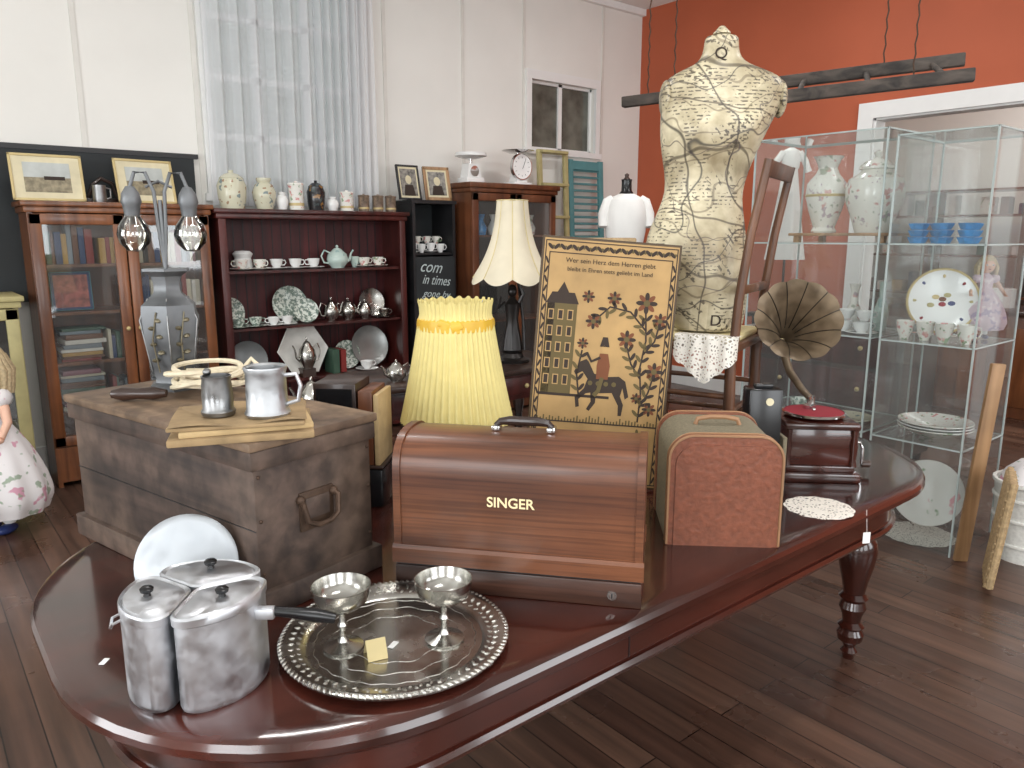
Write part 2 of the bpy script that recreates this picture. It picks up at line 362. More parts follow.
w=B('blackboard'); w.bx(-1.6,1.70,Y1-.05,Y1-.02,1.1,2.0,mChalk); w.bx(-1.63,1.73,Y1-.055,Y1-.02,2.0,2.03,mBlack); w.done()

# ---------- dining table ----------
def rrect(x0,x1,y0,y1,r,ins,z,n=14):
    x0+=ins;x1-=ins;y0+=ins;y1-=ins;r=r-ins; out=[]
    for cx,cy,a0 in ((x1-r,y1-r,0),(x0+r,y1-r,90),(x0+r,y0+r,180),(x1-r,y0+r,270)):
        for i in range(n+1):
            a=R(a0+90*i/n); out.append((cx+r*math.cos(a),cy+r*math.sin(a),z))
    return out
tb=B('dining_table'); TR=(.14,2.81,.92,2.18,.52)
def rr(i,z): return rrect(*TR,i,z)
tb.rings([rr(.10,.69),rr(.03,.695),rr(.022,.705),rr(.012,.712),rr(.0,.722),rr(0,.735),rr(.006,.745),rr(.018,.75),rr(.05,.75)],mMahog)
tb.rings([rr(.085,.70),rr(.085,.60),rr(.078,.597),rr(.072,.588),rr(.076,.578),rr(.085,.574),rr(.11,.574)],mMahog)
tb.rings([rr(.088,.69),rr(.080,.688),rr(.076,.680),rr(.080,.672),rr(.088,.670)],mMahog)
leg=[(.018,0),(.022,.02),(.03,.03),(.018,.045),(.026,.06),(.042,.075),(.046,.10),(.036,.118),(.046,.13),(.030,.145),(.034,.17),(.046,.20),(.038,.225),(.05,.24),(.036,.255),(.044,.30),(.058,.36),(.066,.41),(.06,.45),(.042,.475),(.056,.485),(.056,.50),(.04,.512),(.05,.53),(.05,.60)]
for x,y in ((2.53,1.172),(2.53,1.95),(.36,1.36),(.36,1.76)):
    tb.lathe(leg,mMahogV,(x,y,0),seg=32); tb.box((x,y,.62),(.085,.085,.15),mMahogV,bev=.004)
for x in (1.15,): tb.bx(x-.001,x+.001,1.0035,1.0055,.6,.70,mBlack)
tb.done(30)
T=.75

# ---------- trunk ----------
tk=B('wooden_tool_chest',(.556,1.791,T),14)
tk.bx(-.15,.15,-.37,.37,.0,.31,mTrunk,.004)
tk.bx(-.165,.165,-.385,.385,0,.055,mTrunk,.004)
tk.bx(-.160,.160,-.380,.380,.305,.345,mTrunk,.005)
tk.bx(-.164,.164,-.384,.384,.345,.364,mTrunkTop,.004)
tk.box((-.005,-.372,.19),(.088,.006,.085),mIron,bev=.003)
tk.box((-.005,-.3755,.195),(.062,.003,.045),mTrunk,bev=.001)
tk.tube([(-.047,-.376,.218),(-.05,-.388,.212),(-.044,-.394,.175),(-.02,-.396,.163),(.012,-.396,.163),(.034,-.394,.175),(.04,-.388,.212),(.037,-.376,.218)],.006,mIron)
for x in (-.047,.037): tk.sphere((x,-.376,.218),.010,mIron)
for x,y in ((-.14,-.372),(.14,-.372)):
    for z in (.09,.2,.29): tk.sphere((x,y,z),.004,mIron,seg=8)
for y in (-.2,.2): tk.box((.153,y,.25),(.006,.03,.1),mIron)
tk.bx(-.1515,-.1495,-.368,.368,.18,.1815,mBlack)
tk.done()
TZ=T+.364
p=B('stack_of_old_papers',(.525,1.495,TZ),-22)
p.box((0,0,.007),(.265,.215,.014),mPaper2,bev=.003); p.box((.004,.003,.020),(.245,.19,.012),mPaper,(0,0,4),.003); p.box((-.004,0,.030),(.25,.20,.008),mPaper2,(0,0,-3),.003)
p.surf(lambda u,v:(-.13+.25*u,-.10+.205*v,.0355+.003*math.sin(u*9+v*4)),14,12,mPaper2); p.done()
PZ=TZ+.037
m=B('aluminium_mug',(.553,1.437,PZ),-40)
m.lathe([(0,0),(.040,0),(.044,.006),(.040,.014),(.0385,.085),(.042,.095),(.041,.098),(.037,.094),(.036,.01),(0,.008)],plain('dull_aluminium',(176,178,180),.42,1,var=.15,scale=30,bump=.15))
m.tube([(.038,0,.08),(.06,0,.082),(.068,0,.06),(.062,0,.03),(.038,0,.022)],.0045,mAlu); m.done()
m=B('pewter_tankard',(.480,1.505,PZ),100)
m.lathe([(0,0),(.031,0),(.033,.008),(.029,.014),(.03,.04),(.027,.07),(.029,.078),(.026,.078),(.025,.012),(0,.01)],mPewter)
m.tube([(.028,0,.068),(.048,0,.07),(.054,0,.05),(.046,0,.025),(.03,0,.018)],.005,mPewter); m.sphere((.012,.012,.085),.008,mPewter); m.done()
rp=B('coil_of_cord',(.590,1.90,TZ),0)
pts=[]
for i in range(190):
    a=i*.21; k=1+.14*math.sin(i*.37); pts.append((.082*k*math.cos(a)+.01*math.sin(i*.1),.055*k*math.sin(a),.008+.034*(.5+.5*math.sin(i*.13))+i*.0002))
rp.tube(pts,.0065,mRope,6); rp.tube([(.07,0,.04),(.10,-.02,.08),(.12,-.05,.05),(.10,-.10,.007)],.006,mRope,6); rp.done()
hn=B('wooden_tool_handle',(.430,1.92,TZ+.018),-35); hn.tube([(-.06,0,0),(-.035,0,0),(.0,0,0),(.035,0,0),(.065,0,0)],[.010,.017,.013,.016,.009],mDark,12); hn.done()
# twin bulb lamp
lp=B('twin_bulb_table_lamp',(.545,2.03,TZ),-20)
hexa=lambda a,z:1/math.cos(((a+pi/6)%(pi/3))-pi/6)
KR=.86
lp.lathe([(r_*KR,z_) for r_,z_ in [(0,0),(.062,0),(.064,.014),(.05,.02),(.048,.03),(.055,.06),(.068,.12),(.074,.18),(.07,.215),(.05,.232),(.036,.245),(.034,.265),(.04,.285),(.06,.298),(.06,.304),(0,.304)]],mTin,seg=36,mod=hexa)
for a in range(6): lp.tube([(KR*.064*math.cos(R(60*a+30)),KR*.064*math.sin(R(60*a+30)),.05),(KR*.088*math.cos(R(60*a+30)),KR*.088*math.sin(R(60*a+30)),.18),(KR*.06*math.cos(R(60*a+30)),KR*.06*math.sin(R(60*a+30)),.232)],.002,mPewter,6)
mOliv=plain('brass_leaf_relief',(116,108,88),.4,.6)
for s_ in (-60,-120):
    lp.tube([(KR*.066*math.cos(R(s_)),KR*.066*math.sin(R(s_)),.05),(KR*.076*math.cos(R(s_-6)),KR*.076*math.sin(R(s_-6)),.13),(KR*.074*math.cos(R(s_+6)),KR*.074*math.sin(R(s_+6)),.20)],.002,mOliv,6)
    for k in range(6):
        a=R(s_+(9 if k%2 else -9)); z=.08+.02*k; lp.sphere((KR*(.062+z*.06)*math.cos(a),KR*(.062+z*.06)*math.sin(a),z),.009,mOliv,(1,1,.6),(20 if k%2 else -20,0,0),seg=8)
lp.cyl((0,0,.304),(0,0,.47),.005,mTin)
ZB=.035
for s_ in (-1,1):
    lp.tube([(0,0,.30),(s_*.008,0,.40),(s_*.012,0,.49),(s_*.028,0,.535),(s_*.052,0,.535),(s_*.064,0,.50)],.0045,mTin)
    c=(s_*.064,0,ZB)
    lp.lathe([(0,.468),(.010,.466),(.020,.450),(.024,.430),(.02,.42),(.017,.395),(0,.395)],mTin,c)
    lp.lathe([(0,.310),(.018,.313),(.034,.331),(.039,.352),(.034,.373),(.02,.392),(.015,.402)],mBulb,c,seg=24)
    lp.tube([(s_*.064-.006,0,.395+ZB),(s_*.064-.008,0,.36+ZB),(s_*.064,0,.35+ZB),(s_*.064+.008,0,.36+ZB),(s_*.064+.006,0,.395+ZB)],.0012,mChrome,5)
lp.tube([(-.03,0,.5),(0,0,.515),(.03,0,.5)],.0035,mTin)
lp.done()

# ---------- saucepans ----------
def wedge(Rr,d,g):
    phi=60-math.degrees(math.asin((d+g)/(Rr-d))); out=[]
    def arc(cx,cy,r,a0,a1,n):
        for i in range(n+1):
            a=R(a0+(a1-a0)*i/n); out.append((cx+r*math.cos(a),cy+r*math.sin(a)))
    arc(0,0,Rr,-phi,phi,14); c=((Rr-d)*math.cos(R(phi)),(Rr-d)*math.sin(R(phi)))
    arc(c[0],c[1],d,phi+3,150,6); arc((d+g)/math.sin(R(60)),0,d,152,208,5); arc(c[0],-c[1],d,210,357-phi,6)
    return out
ol=wedge(.114,.024,.004); cen=(sum(p[0] for p in ol)/len(ol),0)
def ringz(k,z): return [(cen[0]+(p[0]-cen[0])*k,p[1]*k,z) for p in ol]
for i,ang in enumerate((50,170,290)):
    hz=.162
    s=B('triangular_saucepan',(.340,1.262,T),ang)
    s.rings([ringz(.90,0),ringz(.97,.004),ringz(1,.012),ringz(1,hz)],mAlu)
    s.rings([ringz(1.0,hz-.012),ringz(1.04,hz-.01),ringz(1.045,hz+.002),ringz(1.0,hz+.005),ringz(.93,hz+.001),ringz(.85,hz+.005),ringz(.4,hz+.006),ringz(.1,hz+.007)],mAlu)
    s.lathe([(0,0),(.006,0),(.005,.005),(.010,.008),(.011,.013),(.008,.016),(0,.017)],mBake,(cen[0],0,hz+.007),seg=16)
    if i==2:
        s.box((.118,.045,hz-.03),(.034,.018,.02),mAlu,(0,0,30),.004)
        s.tube([(.126,.052,hz-.028),(.15,.073,hz-.034),(.18,.098,hz-.042),(.205,.118,hz-.050)],[.008,.0095,.012,.009],mBake,12)
    else:
        s.tube([(.113,-.012,hz-.02),(.125,-.012,hz-.024),(.129,0,hz-.035),(.125,.012,hz-.024),(.113,.012,hz-.02)],.0025,mAlu,6)
    s.done()
s=B('round_pan_lid',(.390,1.482,T+.118),rot=(R(70),0,R(-26)))
s.lathe([(0,.006),(.06,.006),(.080,.002),(.086,-.002),(.094,-.002),(.096,.002),(.090,.006),(.082,.006),(.06,.0095),(0,.0095)],plain('dull_tin_lid',(180,184,188),.5,.9,var=.12,scale=20),seg=48); s.done()

# ---------- tray & goblets ----------
t=B('silver_serving_tray',(.662,1.155,T),-20)
t.lathe([(0,0),(.16,0),(.20,.008),(.212,.014),(.213,.018),(.205,.021),(.196,.0185),(.18,.012),(.170,.010),(.163,.004),(0,.004)],mSilver,seg=72)
mTrayB=plain('engraved_silver_rim',(192,190,184),.3,1,var=.4,scale=90,bump=.8)
for i in range(110):
    a=2*pi*i/110; t.sphere((.2075*math.cos(a),.2075*math.sin(a),.018),.0052,mTrayB,(1.4,.7,.8),(0,0,math.degrees(a)+35),6)
for i in range(60):
    a=2*pi*i/60; t.sphere((.192*math.cos(a),.192*math.sin(a),.016),.0075,mTrayB,(1.1,.5,.35),(0,0,math.degrees(a)+15),6)
    t.sphere((.178*math.cos(a+.05),.178*math.sin(a+.05),.0115),.005,mTrayB,(1.2,.6,.3),(0,0,math.degrees(a)-25),6)
for rr_,am,fq in ((.120,.03,12),(.150,.012,24),(.085,.05,8)):
    t.tube([(rr_*math.cos(2*pi*i/96)*(1+am*math.sin(fq*2*pi*i/96)),rr_*math.sin(2*pi*i/96)*(1+am*math.sin(fq*2*pi*i/96)),.0042) for i in range(96)],.0007,mTrayB,4,True)
t.done()
gp=[(0,0),(.036,0),(.037,.004),(.022,.008),(.011,.013),(.0065,.022),(.0055,.036),(.0095,.044),(.0055,.052),(.006,.066),(.014,.074),(.033,.080),(.047,.092),(.052,.107),(.0545,.122),(.0525,.122),(.049,.107),(.044,.095),(.03,.084),(0,.080)]
for x,y in ((.572,1.190),(.732,1.095)):
    g=B('silver_goblet',(x,y,T+.0045)); g.lathe(gp,mSilver,seg=40); g.done()
c=B('folded_price_card',(.603,1.125,T+.0048),-15)
c.prism([(-.018,0),(0,.033),(.018,0),(.016,0),(0,.030),(-.016,0)],'X',-.018,.018,plain('parchment_card',(184,168,124),.8)); c.done()
c=B('price_tag',(.645,1.135,T+.005),30); c.box((0,0,.001),(.024,.011,.001),mWhite); c.done()
c=B('price_tag',(.22,1.42,T+.0005),50); c.box((0,0,.001),(.020,.010,.001),mWhite); c.done()

# ---------- sewing machine case ----------
s=B('sewing_machine_case',(1.024,1.210,T),-50.5)
Ln,D=.525,.21
s.bx(-Ln/2,Ln/2,-D/2,D/2,0,.055,mSingerD,.004)
s.bx(-Ln/2+.004,Ln/2-.004,-D/2+.004,D/2-.004,.055,.062,mBlack)
def arch(d,z0,zs,zt,n=16):
    out=[(-d/2,z0),(-d/2,zs)]
    for i in range(1,n): 
        a=pi-pi*i/n; q=.75
        cx=math.copysign(abs(math.cos(a))**q,math.cos(a)); cz=abs(math.sin(a))**q
        out.append((d/2*cx,zs+(zt-zs)*cz))
    return out+[(d/2,zs),(d/2,z0)]
s.prism(arch(D-.006,.062,.252,.336),'X',-Ln/2+.012,Ln/2-.012,mSinger)
s.prism(arch(D+.003,.062,.254,.340),'X',-Ln/2,-Ln/2+.016,mSinger); s.prism(arch(D+.003,.062,.254,.340),'X',Ln/2-.016,Ln/2,mSinger)
for sg in (-1,1):
    s.prism([(sg*(D/2-.004),.062),(sg*(D/2+.006),.062),(sg*(D/2+.006),.094),(sg*(D/2+.002),.102),(sg*(D/2-.004),.102)],'X',-Ln/2-.003,Ln/2+.003,mSinger)
s.lathe([(0,0),(.010,0),(.010,.002),(0,.002)],mChrome,(Ln/2-.06,-D/2-.0,.026),(90,0,0)); s.box((Ln/2-.06,-D/2-.003,.026),(.003,.002,.010),mBlack); s.box((-Ln/2-.001,0,.2),(.003,.02,.03),mChrome)
for x in (-.06,.06): s.box((x,0,.342),(.018,.03,.012),mChrome,bev=.003)
s.tube([(-.062,0,.346),(-.052,0,.355),(-.03,0,.358),(.03,0,.358),(.052,0,.355),(.062,0,.346)],[.006,.008,.010,.010,.008,.006],mDark,12)
so=s.done(25)
text(so,'SINGER',.030,(-.01,-D/2+.0025,.198),(90,0,0),mGoldT,ext=.0006,bold=.0004)

# ---------- brown portable case ----------
s=B('portable_typewriter_case',(1.600,1.127,T),-43.5)
Wd,Dp,Hh=.268,.26,.275
def topr(w,h,r,ins=0,n=10):
    w=w/2-ins; h-=ins; o=[(-w,ins*.3),( -w,h-r)]
    for i in range(1,n+1):
        a=R(180-90*i/n); o.append((-w+r+r*math.cos(a),h-r+r*math.sin(a)))
    for i in range(n+1):
        a=R(90-90*i/n); o.append((w-r+r*math.cos(a),h-r+r*math.sin(a)))
    return o+[(w,ins*.3)]
s.prism(topr(Wd,Hh,.06),'Y',-Dp/2+.02,Dp/2-.02,mTweed)
for y0,y1 in ((-Dp/2,-Dp/2+.022),(Dp/2-.022,Dp/2)): s.prism(topr(Wd+.004,Hh+.003,.06),'Y',y0,y1,mLeather)
for y in (-Dp/2,-Dp/2+.022,Dp/2): s.tube([(p_[0]*1.008,y,p_[1]+.003) for p_ in topr(Wd,Hh,.06)],.0035,mPiping,6)
s.prism(topr(Wd-.03,Hh-.02,.050),'Y',-Dp/2-.003,-Dp/2,mLeather)
s.tube([(-.055,0,Hh),(-.05,0,Hh+.014),(-.02,0,Hh+.02),(.02,0,Hh+.02),(.05,0,Hh+.014),(.055,0,Hh)],.006,mPiping)
s.bx(-Wd/2,Wd/2,-Dp/2,Dp/2,0,.01,mLeather,.003)
s.done()

# ---------- painted panel ----------
pw,ph=.40,.72
pan=B('painted_folk_art_panel',(1.700,1.396,T+.004),rot=(R(-4),R(4.5),R(-39.3)))
mPE=plain('panel_edge',(70,54,34),.6)
ox=-pw/2
pan.bx(-pw,0,0,.018,0,ph,mPE,.002)
pan.bx(-pw+.007,-.007,-.0015,.001,.007,ph-.007,mTanP)
def pp(pts,mat,lv=0): pan.prism([(x+ox,z) for x,z in pts],'Y',-.0022-lv*.0006,-.0012,mat)
def rect(x0,x1,z0,z1,mat,lv=0): pp([(x0,z0),(x1,z0),(x1,z1),(x0,z1)],mat,lv)
def ell(cx,cz,rx,rz,ang,mat,lv=0,n=12):
    o=[]
    for i in range(n):
        a=2*pi*i/n; x=rx*math.cos(a); z=rz*math.sin(a); c_,s_=math.cos(R(ang)),math.sin(R(ang)); o.append((cx+x*c_-z*s_,cz+x*s_+z*c_))
    pp(o,mat,lv)
def rib(pts,w,mat,lv=0):
    L=[];Rr=[]
    for i,(x,z) in enumerate(pts):
        a=pts[max(i-1,0)];b_=pts[min(i+1,len(pts)-1)]; dx,dz=b_[0]-a[0],b_[1]-a[1]; l=math.hypot(dx,dz) or 1
        L.append((x-dz/l*w,z+dx/l*w)); Rr.append((x+dz/l*w,z-dx/l*w))
    pp(L+Rr[::-1],mat,lv)
for x0,x1,z0,z1 in ((-.178,-.175,.015,.672),(.175,.178,.015,.672),(-.190,.190,.012,.015),(-.190,.190,.705,.708),(-.178,.178,.672,.675),(-.19,-.187,.012,.708),(.187,.19,.012,.708)): rect(x0,x1,z0,z1,mInk)
for i in range(21):
    x=-.175+i*.0175
    ell(x,.690,.011,.005,45 if i%2 else -45,mInk); ell(x+.008,.690,.004,.004,0,mInkO)
for i in range(24):
    z=.03+i*.027
    for q in (-.1825,.1825): ell(q,z,.0030,.011,20 if i%2 else -20,mInk)
rect(-.172,-.085,.27,.530,mInkO); pp([(-.176,.530),(-.081,.530),(-.095,.562),(-.160,.562)],mInk); pp([(-.145,.562),(-.112,.562),(-.128,.592)],mInk)
rect(-.172,-.150,.27,.53,mInk)
for i in range(3):
    for j in range(5):
        x=-.168+i*.028; z=.295+j*.047; rect(x,x+.017,z,z+.030,mTanP,1); rect(x+.003,x+.014,z+.003,z+.027,mInk,2)
rect(-.178,.03,.262,.270,mInk); rect(-.178,.178,.185,.189,mInk)
for i in range(40): rect(-.176+i*.009,-.172+i*.009,.189,.189+random.uniform(.005,.02),mInkO)
hs=[(0.2,.45),(.25,.62),(.15,.75),(.03,.68),(0,.74),(.1,.92),(.2,.97),(.25,.92),(.36,.72),(.6,.68),(.8,.7),(.92,.62),(1.0,.35),(.94,.3),(.88,.5),(.85,.35),(.92,.2),(.9,0),(.84,0),(.83,.18),(.74,.33),(.7,.4),(.5,.38),(.42,.38),(.42,.2),(.32,.05),(.27,.08),(.34,.22),(.32,.38),(.24,.36),(.12,.25),(.14,.12),(.08,.1),(.05,.28)]
hx=lambda x,z:(-.078+x*.165,.215+z*.165)
pp([hx(x,z) for x,z in hs],mInk)
for k in range(4): ell(*hx(.3+.14*k,.55),.007,.007,0,mInkO,1)
bx_=hx(.5,.66)
pp([(bx_[0]-.017,bx_[1]-.005),(bx_[0]+.017,bx_[1]-.005),(bx_[0]+.020,bx_[1]+.035),(bx_[0]+.012,bx_[1]+.07),(bx_[0]-.012,bx_[1]+.07),(bx_[0]-.018,bx_[1]+.035)],mInkR,1); ell(bx_[0],bx_[1]+.082,.010,.012,0,mTanP,1); pp([(bx_[0]-.014,bx_[1]+.09),(bx_[0]+.014,bx_[1]+.09),(bx_[0]+.007,bx_[1]+.118),(bx_[0]-.007,bx_[1]+.118)],mInk,1)
rib([(bx_[0]-.01,bx_[1]+.058),(bx_[0]-.035,bx_[1]+.045),(bx_[0]-.05,bx_[1]+.07)],.004,mInk,2); rib([(bx_[0],bx_[1]),(bx_[0]-.008,bx_[1]-.04),(bx_[0]-.02,bx_[1]-.055)],.006,mInkO,2)
def flower(x,z,r_):
    for k in range(8):
        a=2*pi*k/8; ell(x+r_*.62*math.cos(a),z+r_*.62*math.sin(a),r_*.42,r_*.22,math.degrees(a),mInkR if k%2 else mInk,1)
    ell(x,z,r_*.32,r_*.32,0,mInkO,2)
def leafs(pts):
    for i in range(len(pts)-1):
        for t_ in (.25,.75):
            x=pts[i][0]+(pts[i+1][0]-pts[i][0])*t_; z=pts[i][1]+(pts[i+1][1]-pts[i][1])*t_
            a=math.degrees(math.atan2(pts[i+1][1]-pts[i][1],pts[i+1][0]-pts[i][0]))
            for q in (-1,1): ell(x+.012*math.cos(R(a+q*60)),z+.012*math.sin(R(a+q*60)),.013,.005,a+q*45,mInkO if q>0 else mInk,1)
stems=[[(.120,.20),(.122,.28),(.112,.36),(.122,.44),(.114,.52)],[(.12,.24),(.143,.29),(.154,.34)],[(.114,.33),(.085,.37),(.068,.42)],[(.118,.40),(.147,.44),(.157,.49)],[(.118,.47),(.07,.52),(.01,.53),(-.03,.49)],[(.11,.10),(.113,.14),(.13,.16)],[(-.10,.04),(-.06,.10),(.0,.12),(.05,.08)],[(-.06,.27),(-.07,.33),(-.06,.40)]]
for st in stems: rib(st,.0025,mInk); leafs(st)
for x,z,r_ in ((.154,.352,.026),(.066,.44,.026),(.157,.50,.022),(.114,.548,.030),(-.035,.485,.022),(.02,.555,.02),(.13,.12,.03),(-.10,.10,.03),(.02,.10,.026),(.150,.24,.020),(-.055,.555,.018),(-.06,.42,.016),(.11,.27,.016)): flower(x,z,r_)
po=pan.done()
text(po,'Wer sein Herz dem Herren giebt',.019,(-.2,-.0024,.648),(90,0,0),mInk,ext=.0003,sx=1.0)
text(po,'bleibt in Ehren stets geliebt im Land',.017,(-.2,-.0024,.624),(90,0,0),mInk,ext=.0003,sx=1.0)

# ---------- yellow lamp ----------
l=B('pleated_shade_table_lamp',(1.270,1.81,T),0)
def pl(u,v):
    a=2*pi*u; z=.565-.355*v; r=.102+.062*v**1.25; 
    if v<.16: r+=.010*abs(v-.1)/.1-.004
    r*=1+(.03 if v<.12 else .03)*math.sin(u*2*pi*48)*(.6+.4*v); return (r*math.cos(a),r*math.sin(a),z+ (.004*math.sin(u*2*pi*24) if v<.01 else 0))
l.surf(pl,480,18,mYellow,True)
l.lathe([(.1035,.516),(.111,.512),(.113,.498),(.112,.482),(.1075,.478)],mYellowB,seg=60,mod=lambda a,z:1+.012*math.sin(a*17))
l.box((-.085,-.065,.505),(.035,.012,.022),mYellowB,(0,20,-50),.004); l.box((-.06,-.09,.498),(.035,.012,.022),mYellowB,(0,-25,-40),.004)
l.lathe([(0,0),(.07,0),(.072,.012),(.03,.03),(.018,.06),(.03,.12),(.022,.18),(.012,.22),(.01,.42),(0,.42)],mDark)
for k in range(3): l.cyl((0,0,.41),(.1*math.cos(k*2.09),.1*math.sin(k*2.09),.56),.0015,mChrome,5)
l.done()
s=B('black_leather_camera_box',(.985,1.915,T),-45)
s.box((0,0,.055),(.20,.15,.11),mBake,bev=.006); s.box((-.03,-.077,.07),(.08,.004,.04),mChrome); s.box((0,0,.116),(.20,.15,.01),mDark,bev=.003); s.done()
s=B('record_album_box',(.985,1.915,T+.121),-45)
s.box((-.03,0,.115),(.12,.14,.23),mDark,bev=.004); s.box((-.03,-.072,.115),(.10,.004,.20),mBake)
s.box((.055,0,.105),(.04,.14,.21),mOakD,bev=.003); s.box((.085,0,.10),(.014,.14,.20),mPaper,bev=.002); s.done()

# ---------- chair on table with dress form ----------
ch=B('wooden_chair',(2.141,1.607,T+.001),-70)
for x in (-.16,.16):
    for y in (-.165,.165): ch.tube([(x*1.08,y*1.08,0),(x*1.02,y*1.02,.2),(x,y,.40)],[.013,.019,.017],mChair,12)
for y in (-.17,.17):
    ch.cyl((-.165,y,.13),(.165,y,.13),.009,mChair); ch.cyl((-.165,y,.24),(.165,y,.24),.009,mChair)
for x in (-.168,.165): ch.cyl((x,-.17,.19),(x,.17,.19),.009,mChair)
ch.bx(-.19,.185,-.195,.195,.385,.41,mChair,.008)
ch.box((-.01,0,.421),(.35,.36,.026),mCush,bev=.012)
for y in (-.165,.165): ch.tube([(.165,y,.36),(.175,y,.55),(.20,y,.75),(.240,y,.97)],[.016,.015,.014,.013],mChair,10)
ch.box((.237,0,.945),(.020,.35,.05),mChair,(0,12,0),.006); ch.box((.182,0,.58),(.014,.33,.028),mChair,(0,8,0),.004)
ch.done()
CZ=T+.435
df=B('papered_dress_form',(2.095,1.549,CZ),-39.3)
sec=[(0,.010,.105,.09),(.02,.008,.118,.10),(.10,-.006,.142,.115),(.18,-.028,.160,.128),(.25,-.040,.167,.130),(.31,-.040,.160,.122),(.37,-.033,.143,.105),(.43,-.025,.124,.094),(.48,-.02,.125,.092),(.54,-.015,.140,.104),(.60,-.008,.158,.122),(.645,0,.168,.125),(.69,.012,.180,.112),(.73,.022,.190,.098),(.765,.027,.194,.084),(.79,.027,.185,.073),(.81,.025,.155,.065),(.828,.02,.108,.058),(.845,.014,.070,.052),(.87,.012,.056,.048),(.90,.012,.052,.046),(.925,.012,.054,.048)]
rs=[]
for z,cx,rx,ry in sec:
    ring=[]
    for j in range(48):
        a=2*pi*j/48; q=.88 if z>.6 and z<.82 else 1
        x=rx*math.copysign(abs(math.cos(a))**q,math.cos(a)); y=ry*math.copysign(abs(math.sin(a))**q,math.sin(a))
        if .5<z<.74:
            w_=math.exp(-((z-.625)/.05)**2)
            for s_ in (-1,1): 
                if y<0: y-=.03*w_*math.exp(-((x-s_*.075)/.05)**2)
        if z<.4 and y>0: y+=.03*math.exp(-((z-.2)/.09)**2)*math.exp(-(x/.1)**2)
        ring.append((cx+x,y,z))
    rs.append(ring)
df.rings(rs,mMap)
for s_ in (-1,1): df.sphere((.024+s_*.180,0,.735),.055,mMap,(.35,1,1.05))
df.lathe([(0,.925),(.035,.925),(.02,.935),(.01,.95),(0,.952)],mMap,(.012,0,0))
dfo=df.done(60)
md=dfo.modifiers.new('sub','SUBSURF'); md.levels=1; md.render_levels=1
text(dfo,'Q',.05,(.0,-.0535,.845),(78,0,0),mInk,ext=.001)
text(dfo,'D',.05,(.01,-.104,.03),(94,0,0),mInk,ext=.002)
dl=B('lace_doily',(2.141,1.607,T),-70)
def dd(u,v):
    x=-.015+.205*u; w=1-abs(u-.5)*1.1
    z=.438 if v<.2 else .438-(v-.2)*.19*w
    y=-.199-.012*max(0,(v-.2))+(-.005*math.sin(u*25))*(v>.2)
    if v<.2: y=-.15-.049*(v/.2)
    return (x,y,z-.008*abs(math.sin(u*19))*(v>.9))
dl.surf(dd,40,16,mLace); dl.done()

# ---------- gramophone ----------
g=B('gramophone',(2.235,1.215,T),-45)
KG=.80
def gb(a,z0,z1,m_,bv): g.bx(-a*KG,a*KG,-a*KG,a*KG,z0,z1,m_,bv)
gb(.15,0,.03,mMahogV,.006); gb(.13,.03,.05,mMahogV,.004); gb(.122,.05,.165,mMahog,.004); gb(.14,.165,.185,mMahogV,.006)
for x in (-1,1):
    for y in (-1,1): g.lathe([(0,.05),(.012,.05),(.009,.07),(.012,.11),(.009,.145),(.012,.165),(0,.165)],mMahogV,(x*.098,y*.098,0),seg=12)
g.lathe([(0,.185),(.02,.185),(.02,.193),(.090,.193),(.093,.197),(.090,.201),(0,.201)],mRedFelt,seg=40)
g.lathe([(.091,.192),(.096,.195),(.096,.2),(.091,.202)],mChrome,seg=40); g.sphere((0,0,.205),.006,mChrome)
g.tube([(.09,0,.10),(.15,0,.10),(.16,0,.08),(.16,0,.03)],.005,mChrome); g.cyl((.16,0,.03),(.185,0,.03),.011,mDark)
go=g.done()
Mi=(Matrix.Translation((2.235,1.215,T))@Matrix.Rotation(R(-45),4,'Z')).inverted()
hb=B('horn')
thr=Vector((2.43,1.46,1.13)); mou=Vector((2.262,1.30,1.24)); ax=(mou-thr); Lh=ax.length; q=ax.to_track_quat('Z','Y').to_matrix().to_4x4()
Mh=Mi@Matrix.Translation(thr)@q
rs=[]
for i in range(15):
    tt=i/14; r=.012+.122*tt**1.7; ring=[]
    for j in range(72):
        a=2*pi*j/72; k=1+.05*tt*abs(math.cos(a*6)); ring.append(Vector((r*k*math.cos(a),r*k*math.sin(a),Lh*tt-(.02*(tt**8)))))
    rs.append(ring)
hb.rings(rs,mHornM,False,False,True,Mh)
for j in range(12):
    a=2*pi*(j+.5)/12
    hb.tube([Mh@Vector(((.012+.122*(i/14)**1.7)*math.cos(a)*.995,(.012+.122*(i/14)**1.7)*math.sin(a)*.995,Lh*i/14-.02*(i/14)**8)) for i in range(4,15)],.0015,mBronze,5)
hb.tube([Mi@thr]+[Mi@Vector(p_) for p_ in ((2.46,1.47,1.09),(2.46,1.44,1.02),(2.41,1.36,.975),(2.35,1.29,.96))],[.013,.014,.014,.012,.011],mHornM,12)
hb.tube([Mi@Vector(p_) for p_ in ((2.35,1.29,.96),(2.32,1.27,.975),(2.28,1.255,.965),(2.26,1.245,.955))],.007,mChrome)
hb.lathe([(0,-.012),(.02,-.012),(.02,.0),(0,0)],mChrome,tuple(Mi@Vector((2.26,1.245,.962))))
hb.cyl(Mi@Vector((2.345,1.29,.87)),Mi@Vector((2.35,1.29,.97)),.012,mChrome)
ho=hb.done(); ho.parent=go
s=B('black_folding_camera_box',(1.915,1.20,T),-40)
s.box((0,0,.16),(.095,.07,.32),mBake,bev=.005); s.lathe([(0,0),(.011,0),(.011,.004),(0,.004)],mCard,(0.01,-.035,.285),(90,0,0)); s.box((.0,.0,.326),(.05,.03,.012),mBake,bev=.003)
s.box((.062,.01,.09),(.012,.09,.18),mTweed,bev=.002); s.done()
dy=B('lace_table_mat',(1.945,1.02,T+.001),-10)
